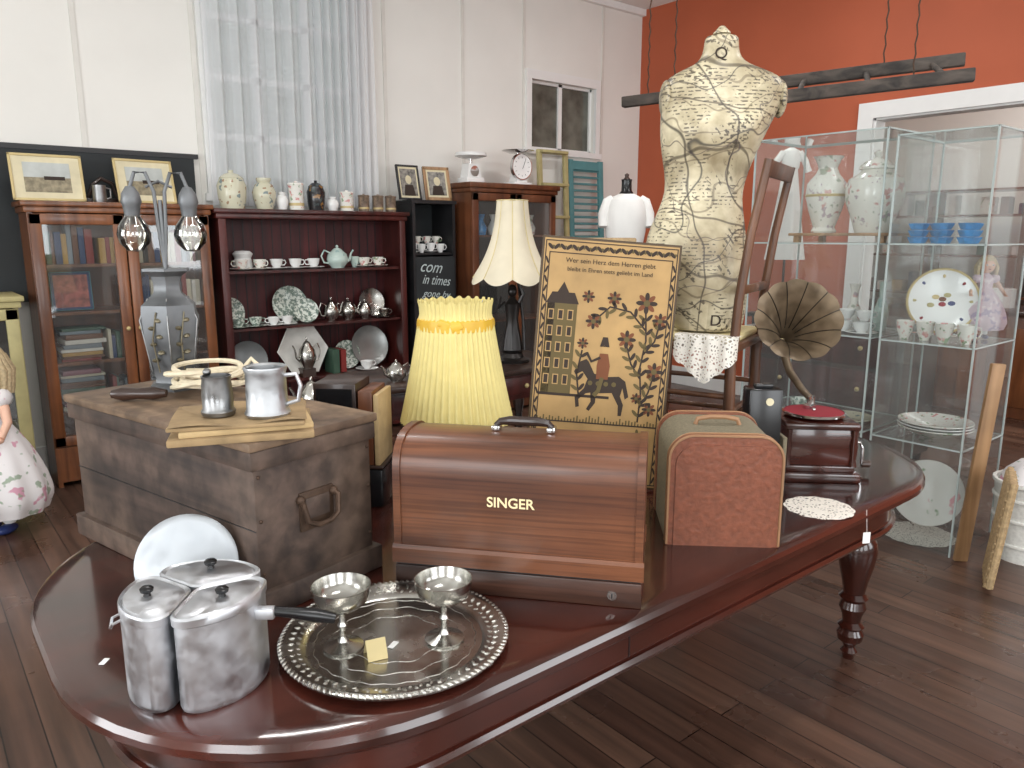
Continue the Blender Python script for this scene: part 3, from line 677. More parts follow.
dy.lathe([(0,0),(.03,.0008),(.08,.0008),(.09,0)],mLace,seg=72,mod=lambda a,z:1+.05*abs(math.sin(a*6))); dy.done()
c=B('hanging_price_tag',(2.02,.915,T-.075),-30); c.box((0,0,0),(.022,.001,.032),mWhite); c.cyl((0,0,.016),(0,.01,.078),.0006,mWhite,5); c.done()

# ---------- hanging ladder ----------
l=B('hanging_wooden_ladder',(0,0,0))
a=Vector((3.42,3.17,2.25)); b_=Vector((4.08,1.60,2.315)); dd_=(b_-a).normalized(); pr=Vector((-dd_.y,dd_.x,0)).normalized()
def beam(p,q):
    d=(q-p); L_=d.length; an=math.degrees(math.atan2(d.y,d.x)); pit=-math.degrees(math.asin(d.z/L_))
    l.box((p+q)/2,(L_,.05,.058),mBeam,(0,pit,an),.006)
Ll=(b_-a).length
beam(a,b_); a2_=a-pr*.28+dd_*.55+Vector((0,0,-.12)); b2_=b_-pr*.18+dd_*.04+Vector((0.0,0,-.105)); beam(a2_,b2_)
for i in range(4):
    t_=.1+i*.27; p0=a2_+(b2_-a2_)*t_; p1=a+dd_*(.6+ (Ll-.65)*t_); l.cyl(p0,p1,.013,mBeam,10)
for p0 in (a+dd_*.15,a+dd_*.30,b_-dd_*.35,b2_-dd_*.25):
    top=Vector((p0.x,p0.y,H)); n_=36
    l.tube([p0+(top-p0)*i/n_+Vector((.005*(i%2),.005*((i+1)%2),0)) for i in range(n_+1)],.004,mIron,5)
l.done()

# ---------- furniture along north wall ----------
mGlassD=glassy('cabinet_door_glass',(.88,.90,.89),.2,.07,.04)
def shelfcase(name,x0,x1,y0,y1,z1,shelves,mat,matin,top=.03,glass=False,base_h=.08,ndoor=2,bead=False):
    s=B(name)
    s.bx(x0,x0+.025,y0,y1,.0,z1,mat); s.bx(x1-.025,x1,y0,y1,0,z1,mat); s.bx(x0,x1,y1-.015,y1,0.02,z1,matin)
    s.bx(x0-.03,x1+.03,y0-.03,y1,z1,z1+top,mat,.006); s.bx(x0-.015,x1+.015,y0-.015,y1,z1-.035,z1,mat,.006)
    s.bx(x0,x1,y0,y1-.01,base_h,base_h+.025,mat); s.bx(x0,x1,y0-.005,y0+.01,0.03,base_h+.02,mat)
    for z in shelves: s.bx(x0+.02,x1-.02,y0+.025,y1-.01,z-.018,z,mat)
    if bead:
        x=x0+.06
        while x<x1-.03: s.bx(x-.003,x+.003,y1-.018,y1-.014,base_h,z1,mBlack); x+=.07
        s.bx(x0,x0+.05,y0-.006,y0+.012,base_h,z1,mat,.003); s.bx(x1-.05,x1,y0-.006,y0+.012,base_h,z1,mat,.003)
    if glass:
        wd=(x1-x0)/ndoor; zb=base_h+.03; zt=z1-.04; f=.062
        for i in range(ndoor):
            a=x0+wd*i+.004; c=x0+wd*(i+1)-.004
            s.bx(a,a+f,y0-.012,y0+.018,zb,zt,mat,.005); s.bx(c-f,c,y0-.012,y0+.018,zb,zt,mat,.005); s.bx(a,c,y0-.012,y0+.018,zb,zb+f,mat,.005); s.bx(a,c,y0-.012,y0+.018,zt-f,zt,mat,.005)
            s.pane((a+f,y0+.002,zb+f),(c-f,y0+.002,zb+f),(c-f,y0+.002,zt-f),(a+f,y0+.002,zt-f),mGlassD); s.sphere((c-f/2 if i==0 else a+f/2,y0-.02,(zb+zt)/2),.014,mGold,seg=10)
    s.done(30)
FY=5.12
shelfcase('glazed_bookcase',.66,1.66,FY,5.44,1.66,[.45,.75,1.05,1.33],mOak,mOakD,.03,True,.22)
bm_=[plain('book_cover_%d'%i,c,.6) for i,c in enumerate([(128,44,40),(44,64,100),(190,182,162),(60,86,70),(206,202,194),(104,70,52),(34,34,40),(170,134,70),(116,126,134),(140,96,108)])]
def books(name,x0,x1,y,z,hmax):
    s=B(name,(x0,y,z)); x=0
    while x<x1-x0-.02:
        w_=random.uniform(.015,.045); h=hmax*random.uniform(.65,1)
        s.box((x+w_/2,0.0,h/2),(w_*.94,random.uniform(.12,.17),h),random.choice(bm_),(0,0,0),.002); x+=w_
    s.done()
def bookstack(name,x,y,z,n,w_=.22):
    s=B(name,(x,y,z)); zz=0
    for i in range(n):
        h=random.uniform(.012,.035); s.box((random.uniform(-.01,.01),0,zz+h/2),(w_*random.uniform(.8,1),.17,h*.95),random.choice(bm_),(0,0,random.uniform(-6,6)),.002); zz+=h
    s.done()
books('row_of_books',.74,.98,5.25,1.33,.25); books('row_of_books',1.02,1.13,5.25,1.33,.2); books('row_of_books',1.22,1.60,5.25,1.33,.24)
bookstack('stack_of_books',.88,5.25,.75,9,.24); bookstack('stack_of_books',1.34,5.25,.75,8,.22); bookstack('stack_of_books',.86,5.25,.45,10,.25); bookstack('stack_of_books',1.4,5.25,.45,8,.22)
books('row_of_books',1.02,1.12,5.25,.75,.2); books('row_of_books',1.2,1.6,5.25,1.05,.23); books('row_of_books',1.02,1.12,5.25,.45,.2)
def fpic(name,loc,w_,h,frame,pic,tilt=12,rz=0,mat_b=None,fw=.02):
    s=B(name,(loc[0],loc[1],loc[2]+.003),rot=(R(-tilt),0,R(rz)))
    s.bx(-w_/2+.002,w_/2-.002,.001,.012,.002,h-.002,mBlack)
    s.bx(-w_/2,w_/2,-.008,.002,0,fw,frame,.002); s.bx(-w_/2,w_/2,-.008,.002,h-fw,h,frame,.002); s.bx(-w_/2,-w_/2+fw,-.008,.002,0,h,frame,.002); s.bx(w_/2-fw,w_/2,-.008,.002,0,h,frame,.002)
    s.bx(-w_/2+fw,w_/2-fw,-.002,0.001,fw,h-fw,mat_b or mWhite); k=.26 if pic is mLand else .12
    xx=w_/2-fw-w_*k*.55; z0=fw+h*k*.5; z1=h-fw-h*k*.5
    s.bx(-xx,xx,-.003,0,z0,z1,pic); 
    if pic is mLand: s.bx(-xx,xx,-.004,0,z0+(z1-z0)*.5,z1,mSky); s.box((xx*.3,-.004,z0+(z1-z0)*.48),(xx*.9,.002,(z1-z0)*.12),mInk)
    if pic is mPicGl: s.prism([(-xx*.7,z0),(xx*.7,z0),(xx*.5,z0+(z1-z0)*.4),(-xx*.5,z0+(z1-z0)*.4)],'Y',-.005,0,mInk); s.sphere((0,-.003,z0+(z1-z0)*.6),xx*.38,mCard,(1,.1,1.25))
    s.box((0,.055,h*.42),(.03,.008,h*.8),mBlack,(-12,0,0)); s.done()
bt=1.69
fpic('framed_landscape_print',(.80,5.20,bt),.37,.27,mGold,mLand,12,0,mCard,.014)
fpic('framed_landscape_print',(1.33,5.20,bt),.35,.27,mGold,mLand,12,6,mCard,.014)
fpic('book_with_cover_art',(.86,5.23,1.05),.22,.23,plain('teal_cover',(60,120,130),.5),plain('cover_art',(150,80,70),.5,var=.6,scale=25),6,0,bm_[1],.004)
s=B('glass_tankard',(1.05,5.16,bt)); s.lathe([(0,0),(.035,0),(.038,.02),(.036,.1),(.033,.1),(.033,.01),(0,.01)],mPewter); s.tube([(.036,0,.085),(.06,0,.08),(.06,0,.03),(.036,0,.02)],.005,mPewter); s.done()
s=B('wooden_bowl_rack',(1.10,5.33,bt)); s.tube([(-.08,0,.03),(-.05,0,.11),(.0,0,.15),(.06,0,.12),(.09,0,.03)],.012,mDark); s.bx(-.1,.12,-.03,.03,0,.03,mDark,.004); s.done()

shelfcase('mahogany_dresser',1.72,3.13,FY,5.44,1.64,[1.26,.87,.48],mDress,mDressIn,.03,False,.08,bead=True)
def cup(s,c,r,h,mat,sau=True,ha=0):
    s.lathe([(0,.0),(r*.5,0),(r*.52,h*.1),(r*.85,h*.45),(r,h),(r*.94,h),(r*.78,h*.45),(0,h*.15)],mat,(c[0],c[1],c[2]+(.008 if sau else 0)),seg=20)
    z=c[2]+(.008 if sau else 0); ca,sa=math.cos(R(ha)),math.sin(R(ha))
    s.tube([(c[0]+ca*q*r,c[1]+sa*q*r,z+k*h) for q,k in ((.95,.85),(1.4,.85),(1.55,.6),(1.3,.35),(.8,.35))],r*.09,mat,6)
    if sau: s.lathe([(0,0),(r*.8,0),(r*1.75,.014),(r*1.7,.016),(r*.8,.006),(0,.006)],mat,c,seg=24)
def pot(s,c,r,mat,ha=0,tall=1.0):
    h=r*1.7*tall; s.lathe([(0,0),(r*.6,0),(r*.62,h*.06),(r*.9,h*.25),(r,h*.45),(r*.85,h*.75),(r*.5,h*.92),(r*.48,h*.95),(r*.3,h*1.04),(r*.1,h*1.08),(r*.14,h*1.15),(r*.08,h*1.22),(0,h*1.24)],mat,c,seg=24)
    ca,sa=math.cos(R(ha)),math.sin(R(ha))
    s.tube([(c[0]-ca*q*r,c[1]-sa*q*r,c[2]+k*h) for q,k in ((.8,.3),(1.25,.45),(1.4,.75),(1.65,.95))],[r*.2,r*.15,r*.1,r*.08],mat,10)
    s.tube([(c[0]+ca*q*r,c[1]+sa*q*r,c[2]+k*h) for q,k in ((.75,.82),(1.3,.95),(1.6,.65),(1.35,.3),(.9,.25))],r*.08,mat,8)
def plate(s,c,r,mat,rim=None,tilt=78,rz=0,seg=36):
    s.lathe([(0,.0),(r*.6,.0),(r,.018),(r*.99,.021),(r*.62,.005),(0,.005)],mat,c,(tilt,0,rz),seg=seg)
    if rim: s.lathe([(r*.97,.0175),(r*1.005,.019),(r*.98,.023),(r*.93,.0215)],rim,c,(tilt,0,rz),seg=seg)
s=B('teacups_and_teapot',(0,5.25,1.26))
for x in (1.90,2.03,2.15,2.29,2.43,2.84,2.96): cup(s,(x,0,0),.045,.065,mFlor if x<2.1 or x>2.5 else mPorc,True,random.choice((0,180,-60)))
s.lathe([(0,0),(.06,0),(.07,.03),(.055,.08),(.07,.11),(.05,.13),(0,.135)],mPorc,(1.95,.1,.0)); pot(s,(2.62,0,0),.08,mTea,180); cup(s,(2.77,0.02,0),.035,.08,mTea,False,0); s.done()
s=B('transferware_set',(0,5.25,.87))
plate(s,(2.27,.1,.13),.135,mBlueW); plate(s,(1.84,.1,.10),.10,mBlueW,None,78,15); 
for x in (1.84,1.96): cup(s,(x,-.04,0),.045,.06,mBlueW,True,0)
for x in (2.08,2.18): cup(s,(x,-.06,0),.04,.055,mPorc,True,180)
plate(s,(2.35,.0,.085),.09,mBlueW,None,72,-10); s.done()
s=B('silver_plate_tea_service',(0,5.25,.87))
pot(s,(2.55,0,0),.06,mSilver,180,1.4); pot(s,(2.70,.02,0),.065,mSilver,180,1.2); pot(s,(2.83,0,0),.055,mSilver,0,1.3); plate(s,(2.94,.1,.11),.11,mSilver); cup(s,(2.97,-.05,0),.045,.06,mSilver,True,0); s.done()
s=B('crockery_and_platters',(0,5.25,.48))
plate(s,(1.93,.08,.14),.14,plain('smoked_platter',(120,122,122),.3,.4),None,78); plate(s,(2.9,.08,.16),.16,plain('oval_platter',(150,152,150),.25,.5),None,78)
mHexP=plain('white_hexagonal_tray',(226,224,218),.25)
s.lathe([(0,0),(.15,0),(.2,.03),(.195,.035),(.145,.008),(0,.008)],mHexP,(2.32,.04,.185),(80,0,0),seg=6); pot(s,(2.32,-.05,.06),.065,mSilver,0,1.7); s.box((2.32,-.03,.03),(.1,.1,.06),mDark)
s.box((2.54,0,.09),(.05,.15,.18),bm_[3]); s.box((2.60,0,.09),(.04,.15,.17),bm_[0]); plate(s,(2.70,.08,.11),.11,mBlueW); cup(s,(2.80,-.06,0),.05,.06,mPorc,True,0); s.done()
s=B('stacked_dinner_plates',(0,5.25,.105))
for i in range(6): s.lathe([(0,0),(.08,0),(.13,.012),(.13,.015),(0,.004)],mPorc,(2.1,0,i*.012))
for i in range(5): s.lathe([(0,0),(.05,0),(.10,.04),(.098,.042),(0,.004)],mBlueW,(2.6,0,i*.014))
s.done()
def jar(name,x,r,h,mat,kind=0):
    s=B(name,(x,5.22,1.67))
    if kind==0: s.lathe([(0,0),(r*.65,0),(r*.95,h*.35),(r,h*.55),(r*.75,h*.78),(r*.5,h*.85),(r*.62,h*.95),(r*.6,h),(r*.4,h*.97),(0,h*.95)],mat)
    elif kind==1: s.lathe([(0,0),(r*.8,0),(r*.95,h*.3),(r,h*.6),(r*.8,h*.78),(r*.82,h*.8),(r*.5,h*.9),(r*.15,h*.94),(r*.18,h),(0,h)],mat)
    else: s.lathe([(0,0),(r*.85,0),(r*.9,h*.1),(r*.9,h*.82),(r,h*.88),(r*.9,h*.93),(r*.2,h*.96),(r*.2,h),(0,h)],mat)
    if kind==2: s.lathe([(r*.905,h*.15),(r*.93,h*.2),(r*.905,h*.25)],mGold)
    s.done()
jar('ginger_jar',1.86,.095,.25,mJar,1); jar('ginger_jar',2.08,.080,.21,mJar,0); jar('stoneware_vase',2.205,.042,.12,mPorc,0); jar('lidded_canister',2.31,.058,.20,mFlor,2)
jar('black_vase',2.46,.065,.21,spotted('black_glazed',(36,34,36),[(150,110,60),(70,80,80)],20,.6),1); jar('stoneware_vase',2.585,.045,.10,mPorc,0); jar('lidded_canister',2.70,.055,.15,mFlor,2)
mStrp=plain('brown_canister',(120,102,86),.4,var=.6,scale=40)
for x in (2.84,2.96,3.07): jar('tea_canister',x,.045,.13,mStrp,2)

# chalk cabinet
s=B('black_display_shelf'); x0,x1=3.20,3.60
s.bx(x0,x0+.025,FY,5.44,0,1.74,mBlack); s.bx(x1-.025,x1,FY,5.44,0,1.74,mBlack); s.bx(x0,x1,5.42,5.44,0,1.74,mChalk); s.bx(x0-.01,x1+.01,FY-.01,5.44,1.74,1.765,mBlack)
for z in (1.36,.98,.1): s.bx(x0,x1,FY+.02,5.43,z-.015,z,mBlack)
s.bx(x0+.02,x1-.02,FY+.002,FY+.02,.3,1.33,mChalk); s.done()
so=B('chalk_menu_board',(3.40,FY+.0,1.13)); so.bx(-.18,.18,-.004,-.001,-.16,.18,mChalk); so=so.done()
mChk=plain('chalk_white',(186,198,198),.9)
text(so,'com',.13,(-.05,-.006,.08),(90,6,0),mChk,sx=.9,shear=.4); text(so,'in times',.11,(0,-.006,-.02),(90,6,0),mChk,sx=.75,shear=.4); text(so,'gone by',.08,(0,-.006,-.12),(90,6,0),mChk,shear=.4)
s=B('teacup_row',(0,5.22,1.36)); 
for i,x in enumerate((3.26,3.34,3.43,3.52)): cup(s,(x,0,0),.035,.07,mPorc,i%2==0,-60); cup(s,(x,0.06,0.07),.033,.06,mFlor,False,-60)
s.done()
fpic('black_and_white_portrait',(3.24,5.2,1.765),.20,.27,mBlack,mPicGl,12,0,mCard,.015)
fpic('sepia_portrait',(3.49,5.18,1.765),.23,.27,mPale,mPicGl,14,-8,mCard,.025)

shelfcase('glazed_display_cabinet',3.66,4.56,4.98,5.42,1.87,[1.5,1.15,.8,.45],mOakD,mChalk,.04,True,.12)
s=B('ornaments_in_cabinet',(0,5.2,1.5))
for x in (3.78,3.92,4.05,4.22,4.36,4.46): s.lathe([(0,0),(.04,0),(.05,.06),(.02,.12),(.035,.17),(0,.17)],random.choice((mFlor,mJar,mPorc,mBlue)),(x,0,0),seg=16)
s.done()
s=B('kitchen_scale',(3.82,5.2,1.91)); s.bx(-.09,.09,-.07,.07,0,.05,mPorc,.01); s.prism([(-.07,.05),(.07,.05),(.05,.16),(-.05,.16)],'Y',-.05,.05,mPorc); s.lathe([(0,0),(.04,0),(.042,.006),(0,.008)],mChrome,(0,-.051,.1),(90,0,0)); s.cyl((0,0,.16),(0,0,.2),.012,mChrome); s.lathe([(0,.2),(.06,.2),(.13,.22),(.128,.245),(.06,.206),(0,.206)],mPorc); s.done()
s=B('dial_kitchen_scale',(4.28,5.15,1.91)); s.bx(-.1,.1,-.07,.07,0,.03,mPorc,.01); s.prism([(-.06,.03),(.06,.03),(.04,.1),(-.04,.1)],'Y',-.05,.05,mPorc); s.lathe([(0,0),(.10,0),(.105,.02),(.1,.03),(.088,.026),(0,.026)],mWhite,(0,-.03,.155),(90,0,0),seg=36); s.lathe([(.088,.026),(.108,.03),(.11,.0),(.1,-.01)],mChrome,(0,-.03,.155),(90,0,0),seg=36)
for k in range(12):
    a=2*pi*k/12; s.box((.075*math.cos(a),-.058,.155+.075*math.sin(a)),(.012,.002,.003),mBlack,(0,-math.degrees(a),0))
s.box((.02,-.059,.175),(.003,.002,.08),mBlack,(0,25,0)); s.lathe([(0,.27),(.08,.27),(.14,.29),(0,.275)],mChrome); s.cyl((0,0,.1),(0,0,.27),.01,mChrome); s.done()
s=B('painted_step_ladder',(4.70,5.24,0),rot=(R(-3),0,0))
for x in (0,.32): s.bx(x-.025,x+.025,-.015,.015,0.003,2.26,mLime,.003)
for i in range(8): s.bx(0,.32,-.05,.04,.2+i*.29,.225+i*.29,mLime,.003)
s.done()
s=B('teal_window_shutter',(5.32,5.28,0),rot=(R(-3),0,0))
for x in (-.2,.2): s.bx(x-.03,x+.03,-.015,.015,0.003,2.2,mTeal,.003)
for z in (.045,1.1,2.15): s.bx(-.2,.2,-.014,.014,z-.04,z+.04,mTeal)
for i in range(33): s.box((0,0,.12+i*.062),(.35,.035,.006),mTeal,(35,0,0))
s.done()

# wedding gown form
s=B('bridal_gown_mannequin',(3.77,3.44,0),-39)
gs=[(0.01,.40,.36),(.3,.33,.29),(.7,.23,.20),(1.0,.16,.14),(1.22,.125,.10),(1.33,.10,.08),(1.42,.112,.085),(1.52,.13,.10),(1.60,.138,.11),(1.68,.128,.10),(1.725,.11,.08)]
rs=[]
for z,rx,ry in gs:
    rs.append([((rx*(1+.03*math.sin(a*14)*(1.2-z if z<1.1 else 0)))*math.cos(a),(ry*(1+.03*math.sin(a*14)*(1.2-z if z<1.1 else 0)))*math.sin(a),z) for a in [2*pi*j/64 for j in range(64)]])
s.rings(rs,mSatin)
for k in (-1,1):
    s.tube([(k*.09,0,1.735),(k*.118,-.005,1.71),(k*.145,-.01,1.63),(k*.150,-.03,1.55)],[.022,.036,.038,.03],mSatin,12)
s.lathe([(0,1.70),(.108,1.715),(.09,1.74),(.05,1.76)],mSatin,sy=.74)
s.lathe([(0,1.75),(.05,1.758),(.034,1.78),(.032,1.835),(.035,1.85),(0,1.855)],mBake,sy=.8)
s.lathe([(0,1.85),(.024,1.85),(.012,1.865),(.015,1.88),(0,1.89)],mDark)
s.done(60)
s=B('tall_pedestal',(2.92,2.86,0),-20); s.bx(-.19,.19,-.17,.17,0,1.36,mDark,.01); s.bx(-.21,.21,-.19,.19,1.36,1.39,mDark,.006); s.bx(-.21,.21,-.19,.19,0,.08,mDark,.006); s.bx(-.14,.14,-.175,-.168,.2,1.25,mDress,.003); s.done()
s=B('woven_hamper',(2.92,2.86,1.39),-38); s.bx(-.18,.18,-.12,.12,0,.07,mDark,.008); s.bx(-.185,.185,-.125,.125,.07,.095,mWicker,.008); s.tube([(-.05,-.125,.05),(-.04,-.14,.035),(.04,-.14,.035),(.05,-.125,.05)],.005,mIron); s.done()

# side table & figurine lamp
s=B('side_table',(0,0,0)); s.bx(1.5,2.66,2.72,3.18,.845,.873,mDark,.008); s.bx(1.54,2.62,2.76,3.14,.72,.845,mDress,.004)
for x in (1.57,2.59):
    for y in (2.79,3.11): s.lathe([(0,0),(.018,0),(.025,.05),(.018,.1),(.028,.3),(.02,.55),(.03,.6),(.03,.72),(0,.72)],mDark,(x,y,0),seg=16)
for x in (1.82,2.34): s.bx(x-.22,x+.22,2.752,2.76,.745,.83,mDress,.002); s.sphere((x,2.745,.785),.012,mGold,seg=10)
s.done()
s=B('figurine_table_lamp',(2.40,2.93,.873),-39)
s.lathe([(0,0),(.085,0),(.088,.015),(.06,.025),(.05,.045),(.055,.055),(0,.06)],mBronze)
s.lathe([(0,.055),(.05,.06),(.042,.12),(.032,.18),(.03,.22),(.036,.26),(.04,.29),(.018,.315),(.012,.33),(0,.33)],mBronze,sy=.8,mod=lambda a,z:1+.08*math.sin(a*7)*(z<.2))
s.sphere((0,0,.35),.024,mBronze,(1,1,1.2)); s.sphere((0,.008,.365),.022,mBronze)
s.tube([(-.034,0,.295),(-.07,-.01,.27),(-.055,-.02,.33)],[.011,.009,.006],mBronze); s.tube([(.034,0,.295),(.055,0,.34),(.03,0,.40)],[.011,.009,.007],mBronze)
s.tube([(.06,0,.06),(.055,.02,.2),(.03,.01,.4),(0,0,.43)],.008,mBronze); s.cyl((0,0,.43),(0,0,.52),.008,mGold)
def sh(u,v):
    a=2*pi*u; f=abs(math.sin(a*4)); z=.79-.37*v-(.03*f*(v>.999))-.0; r=.078+.03*v+.098*v**2.6
    r*=(.94+.06*f); return (r*math.cos(a),r*math.sin(a),z)
s.surf(sh,128,16,mShadeC,True)
for k in range(8):
    s.tube([(lambda p_:(p_[0]*1.01,p_[1]*1.01,p_[2]))(sh(k/8,v_/10)) for v_ in range(11)],.0022,mCush,5)
s.tube([(.076*math.cos(2*pi*i/40),.076*math.sin(2*pi*i/40),.79) for i in range(40)],.003,mCush,6,True); s.done()
s=B('tea_strainer_set',(1.68,2.85,.873)); pot(s,(0,0,0),.045,mSilver,0); cup(s,(.15,.02,0),.04,.05,mPewter,True); s.done()
s=B('low_bench'); s.bx(1.2,2.1,3.36,3.86,.57,.6,mDark,.006)
for x in (1.24,2.06):
    for y in (3.40,3.82): s.bx(x-.025,x+.025,y-.025,y+.025,0,.57,mDark)
s.done()
s=B('silver_tea_set',(0,3.6,.6)); pot(s,(1.62,0,0),.07,mSilver,0,1.3); pot(s,(1.82,.05,0),.06,mSilver,180,1.2); cup(s,(1.75,-.12,0),.045,.06,mSilver,False)
s.lathe([(0,0),(.12,0),(.14,.02),(.135,.024),(.115,.006),(0,.006)],mSilver,(1.95,.0,0)); s.lathe([(0,0),(.04,0),(.012,.03),(.01,.12),(.03,.14),(.03,.15),(0,.15)],mSilver,(1.45,0,0)); s.done()

# left low cabinet + doll
shelfcase('low_glazed_cabinet',-.35,.55,4.98,5.4,1.14,[.4,.76],mLime,mDark,.03,True,.1)
def doll(name,loc,k,rz,dress,hair):
    s=B(name,loc,rz)
    for q in (-1,1):
        s.tube([(q*.05*k,0,.05*k),(q*.05*k,0,.16*k),(q*.055*k,0,.3*k)],[.022*k,.03*k,.04*k],mSkin,12)
        s.sphere((q*.05*k,-.022*k,.025*k),.045*k,mShoe,(.7,1.3,.55)); s.lathe([(.024*k,.05*k),(.03*k,.06*k),(.026*k,.09*k)],mWhite,(q*.05*k,0,0),seg=12)
    def dr(u,v):
        a=2*pi*u; z=.58-.47*v; r=.055+.19*math.sin(min(1,v*1.12)*pi/2)**.9-.03*max(0,v-.85)/.15; r*=1+.04*math.sin(a*11)*v
        return (r*k*math.cos(a),r*k*.85*math.sin(a),z*k)
    s.surf(dr,88,16,dress,True)
    s.lathe([(0,.53*k),(.07*k,.55*k),(.075*k,.60*k),(.085*k,.66*k),(.06*k,.70*k),(.03*k,.715*k),(.026*k,.74*k),(0,.74*k)],dress,seg=24,sy=.75)
    for q in (-1,1):
        s.sphere((q*.09*k,0,.665*k),.05*k,dress); s.tube([(q*.1*k,0,.65*k),(q*.15*k,-.03*k,.56*k),(q*.17*k,-.09*k,.50*k)],[.024*k,.02*k,.016*k],mSkin,10)
        s.sphere((q*.172*k,-.105*k,.49*k),.022*k,mSkin,(.8,1.2,.6))
        for f_ in range(4): s.tube([(q*(.162+.007*f_)*k,-.118*k,.49*k),(q*(.162+.007*f_)*k,-.138*k,.483*k)],.0035*k,mSkin,5)
    s.sphere((0,0,.81*k),.082*k,mSkin,(.92,.95,1.08),seg=24)
    s.sphere((0,.02*k,.835*k),.092*k,hair,(1,.95,1),seg=20)
    for q in range(14):
        a=R(-20+220*q/13); s.tube([(.07*k*math.cos(a),.02*k+.07*k*math.sin(a),.86*k),(.1*k*math.cos(a),.02*k+.09*k*math.sin(a),.79*k),(.095*k*math.cos(a),.02*k+.09*k*math.sin(a),.68*k)],[.02*k,.026*k,.014*k],hair,8)
    for q in (-1,1): s.sphere((q*.03*k,-.073*k,.815*k),.011*k,mWhite,seg=10); s.sphere((q*.03*k,-.082*k,.815*k),.006*k,mShoe,seg=8); s.sphere((q*.08*k,0,.80*k),.016*k,mSkin,(.5,1,1.3),seg=8)
    s.sphere((0,-.082*k,.795*k),.009*k,mSkin,seg=8); s.sphere((0,-.073*k,.77*k),.012*k,mRedFelt,(1.3,.5,.5),seg=8)
    s.done(60)
doll('walking_doll',(.315,4.53,0),1.06,-55,mFloralDress,mHair)

# ---------- acrylic showcases ----------
mShelfGl=glassy('shelf_acrylic',(.84,.87,.86),.2,.12,.10)
def showcase(x0,x1,y0,y1,z1,shelves):
    s=B('acrylic_showcase')
    for x in (x0,x1): s.pane((x,y0,.0),(x,y1,.0),(x,y1,z1),(x,y0,z1),mAcry)
    for y in (y0,y1): s.pane((x0,y,.0),(x1,y,.0),(x1,y,z1),(x0,y,z1),mAcry)
    s.pane((x0,y0,z1),(x1,y0,z1),(x1,y1,z1),(x0,y1,z1),mAcry)
    e=.004
    for x in (x0,x1):
        for y in (y0,y1): s.bx(x-e,x+e,y-e,y+e,.0,z1,mEdge)
    for z in shelves+[z1]:
        for x in (x0,x1): s.bx(x-e,x+e,y0,y1,z-.007,z,mEdge)
        for y in (y0,y1): s.bx(x0,x1,y-e,y+e,z-.007,z,mEdge)
    for z in shelves: s.pane((x0+.01,y0+.01,z-.001),(x1-.01,y0+.01,z-.001),(x1-.01,y1-.01,z-.001),(x0+.01,y1-.01,z-.001),mShelfGl)
    s.done()
SH=[.52,1.0,1.46]
showcase(3.74,4.24,1.30,1.72,1.96,SH); showcase(3.74,4.24,1.77,2.48,2.0,SH)
vase1=[(0,0),(.06,0),(.065,.01),(.055,.03),(.085,.12),(.105,.20),(.10,.26),(.06,.31),(.048,.34),(.06,.38),(.078,.40),(.072,.40),(.045,.34),(0,.33)]
s=B('lacquer_stand',(3.99,2.03,1.46),0); s.bx(-.16,.16,-.26,.28,.035,.05,mPale,.004)
for x in (-.13,.13):
    for y in (-.22,.24): s.bx(x-.015,x+.015,y-.015,y+.015,0,.035,mPale)
s.done()
s=B('floral_porcelain_vase',(3.98,2.19,1.51)); s.lathe(vase1,mFlorB,seg=36); s.lathe([(.104,.205),(.1065,.2),(.104,.19)],mGold,seg=36); s.done()
s=B('lidded_temple_jar',(3.98,1.925,1.51)); s.lathe([(0,0),(.08,0),(.085,.01),(.10,.06),(.135,.15),(.143,.21),(.13,.27),(.08,.30),(.07,.315),(.085,.32),(.085,.33),(.06,.355),(.02,.37),(.012,.38),(.022,.40),(0,.415)],mFlorB,seg=40); s.done()
s=B('blue_glass_dishes',(0,0,1.46))
for (x,y) in ((3.86,1.64),(3.86,1.53),(3.86,1.42),(4.0,1.6),(4.0,1.46),(4.12,1.5)):
    for q in range(3): s.lathe([(0,0),(.035,0),(.05,.028),(.047,.03),(.033,.006),(0,.006)],mBlue,(x,y,q*.032),(0,0,45),seg=8)
s.done()
s=B('fruit_decorated_plate',(4.00,1.555,1.18),rot=(R(78),0,R(-62))); s.lathe([(0,0),(.10,0),(.160,.018),(.158,.022),(.10,.005),(0,.005)],mPorc,seg=40); s.lathe([(.155,.0175),(.162,.019),(.157,.024),(.150,.022)],mGold,seg=40)
for x,y,m_ in ((-.03,.02,mGold),(.02,.03,mLime),(.0,-.015,mRedFelt),(.04,-.01,mShoe),(-.05,-.02,mLime),(.0,.01,mInkR)): s.sphere((x,y,.006),.013,m_,(1.3,.9,.12),seg=10)
for k in range(8):
    a=2*pi*k/8; s.sphere((.125*math.cos(a),.125*math.sin(a),.0125),.009,(mLime,mRedFelt,mGold,mShoe)[k%4],(1.4,.8,.2),(0,0,k*45),seg=8)
s.done()
s=B('porcelain_coffee_cups',(0,0,1.0))
for (x,y) in ((3.84,1.65),(3.85,1.56),(3.84,1.47),(3.86,1.38)):
    cup(s,(x,y,0),.042,.09,mFlor,False,-50)
s.done()
s=B('lustre_tea_set',(0,0,1.0))
for (x,y) in ((3.83,1.86),(3.86,1.97),(3.84,2.08)): cup(s,(x,y,0),.045,.055,mPorc,True,-40); cup(s,(x+.02,y,.07),.042,.05,mPorc,False,-40)
pot(s,(3.98,2.22,0),.065,mFlor,60); s.lathe([(0,0),(.035,0),(.05,.08),(.02,.14),(.018,.2),(.03,.24),(0,.24)],mFlorB,(4.05,2.02,0)); s.lathe([(0,0),(.03,0),(.04,.1),(.015,.18),(.02,.26),(0,.26)],mTea,(4.07,1.88,0)); pot(s,(3.95,2.36,0),.055,mPorc,-30,1.4); s.done()
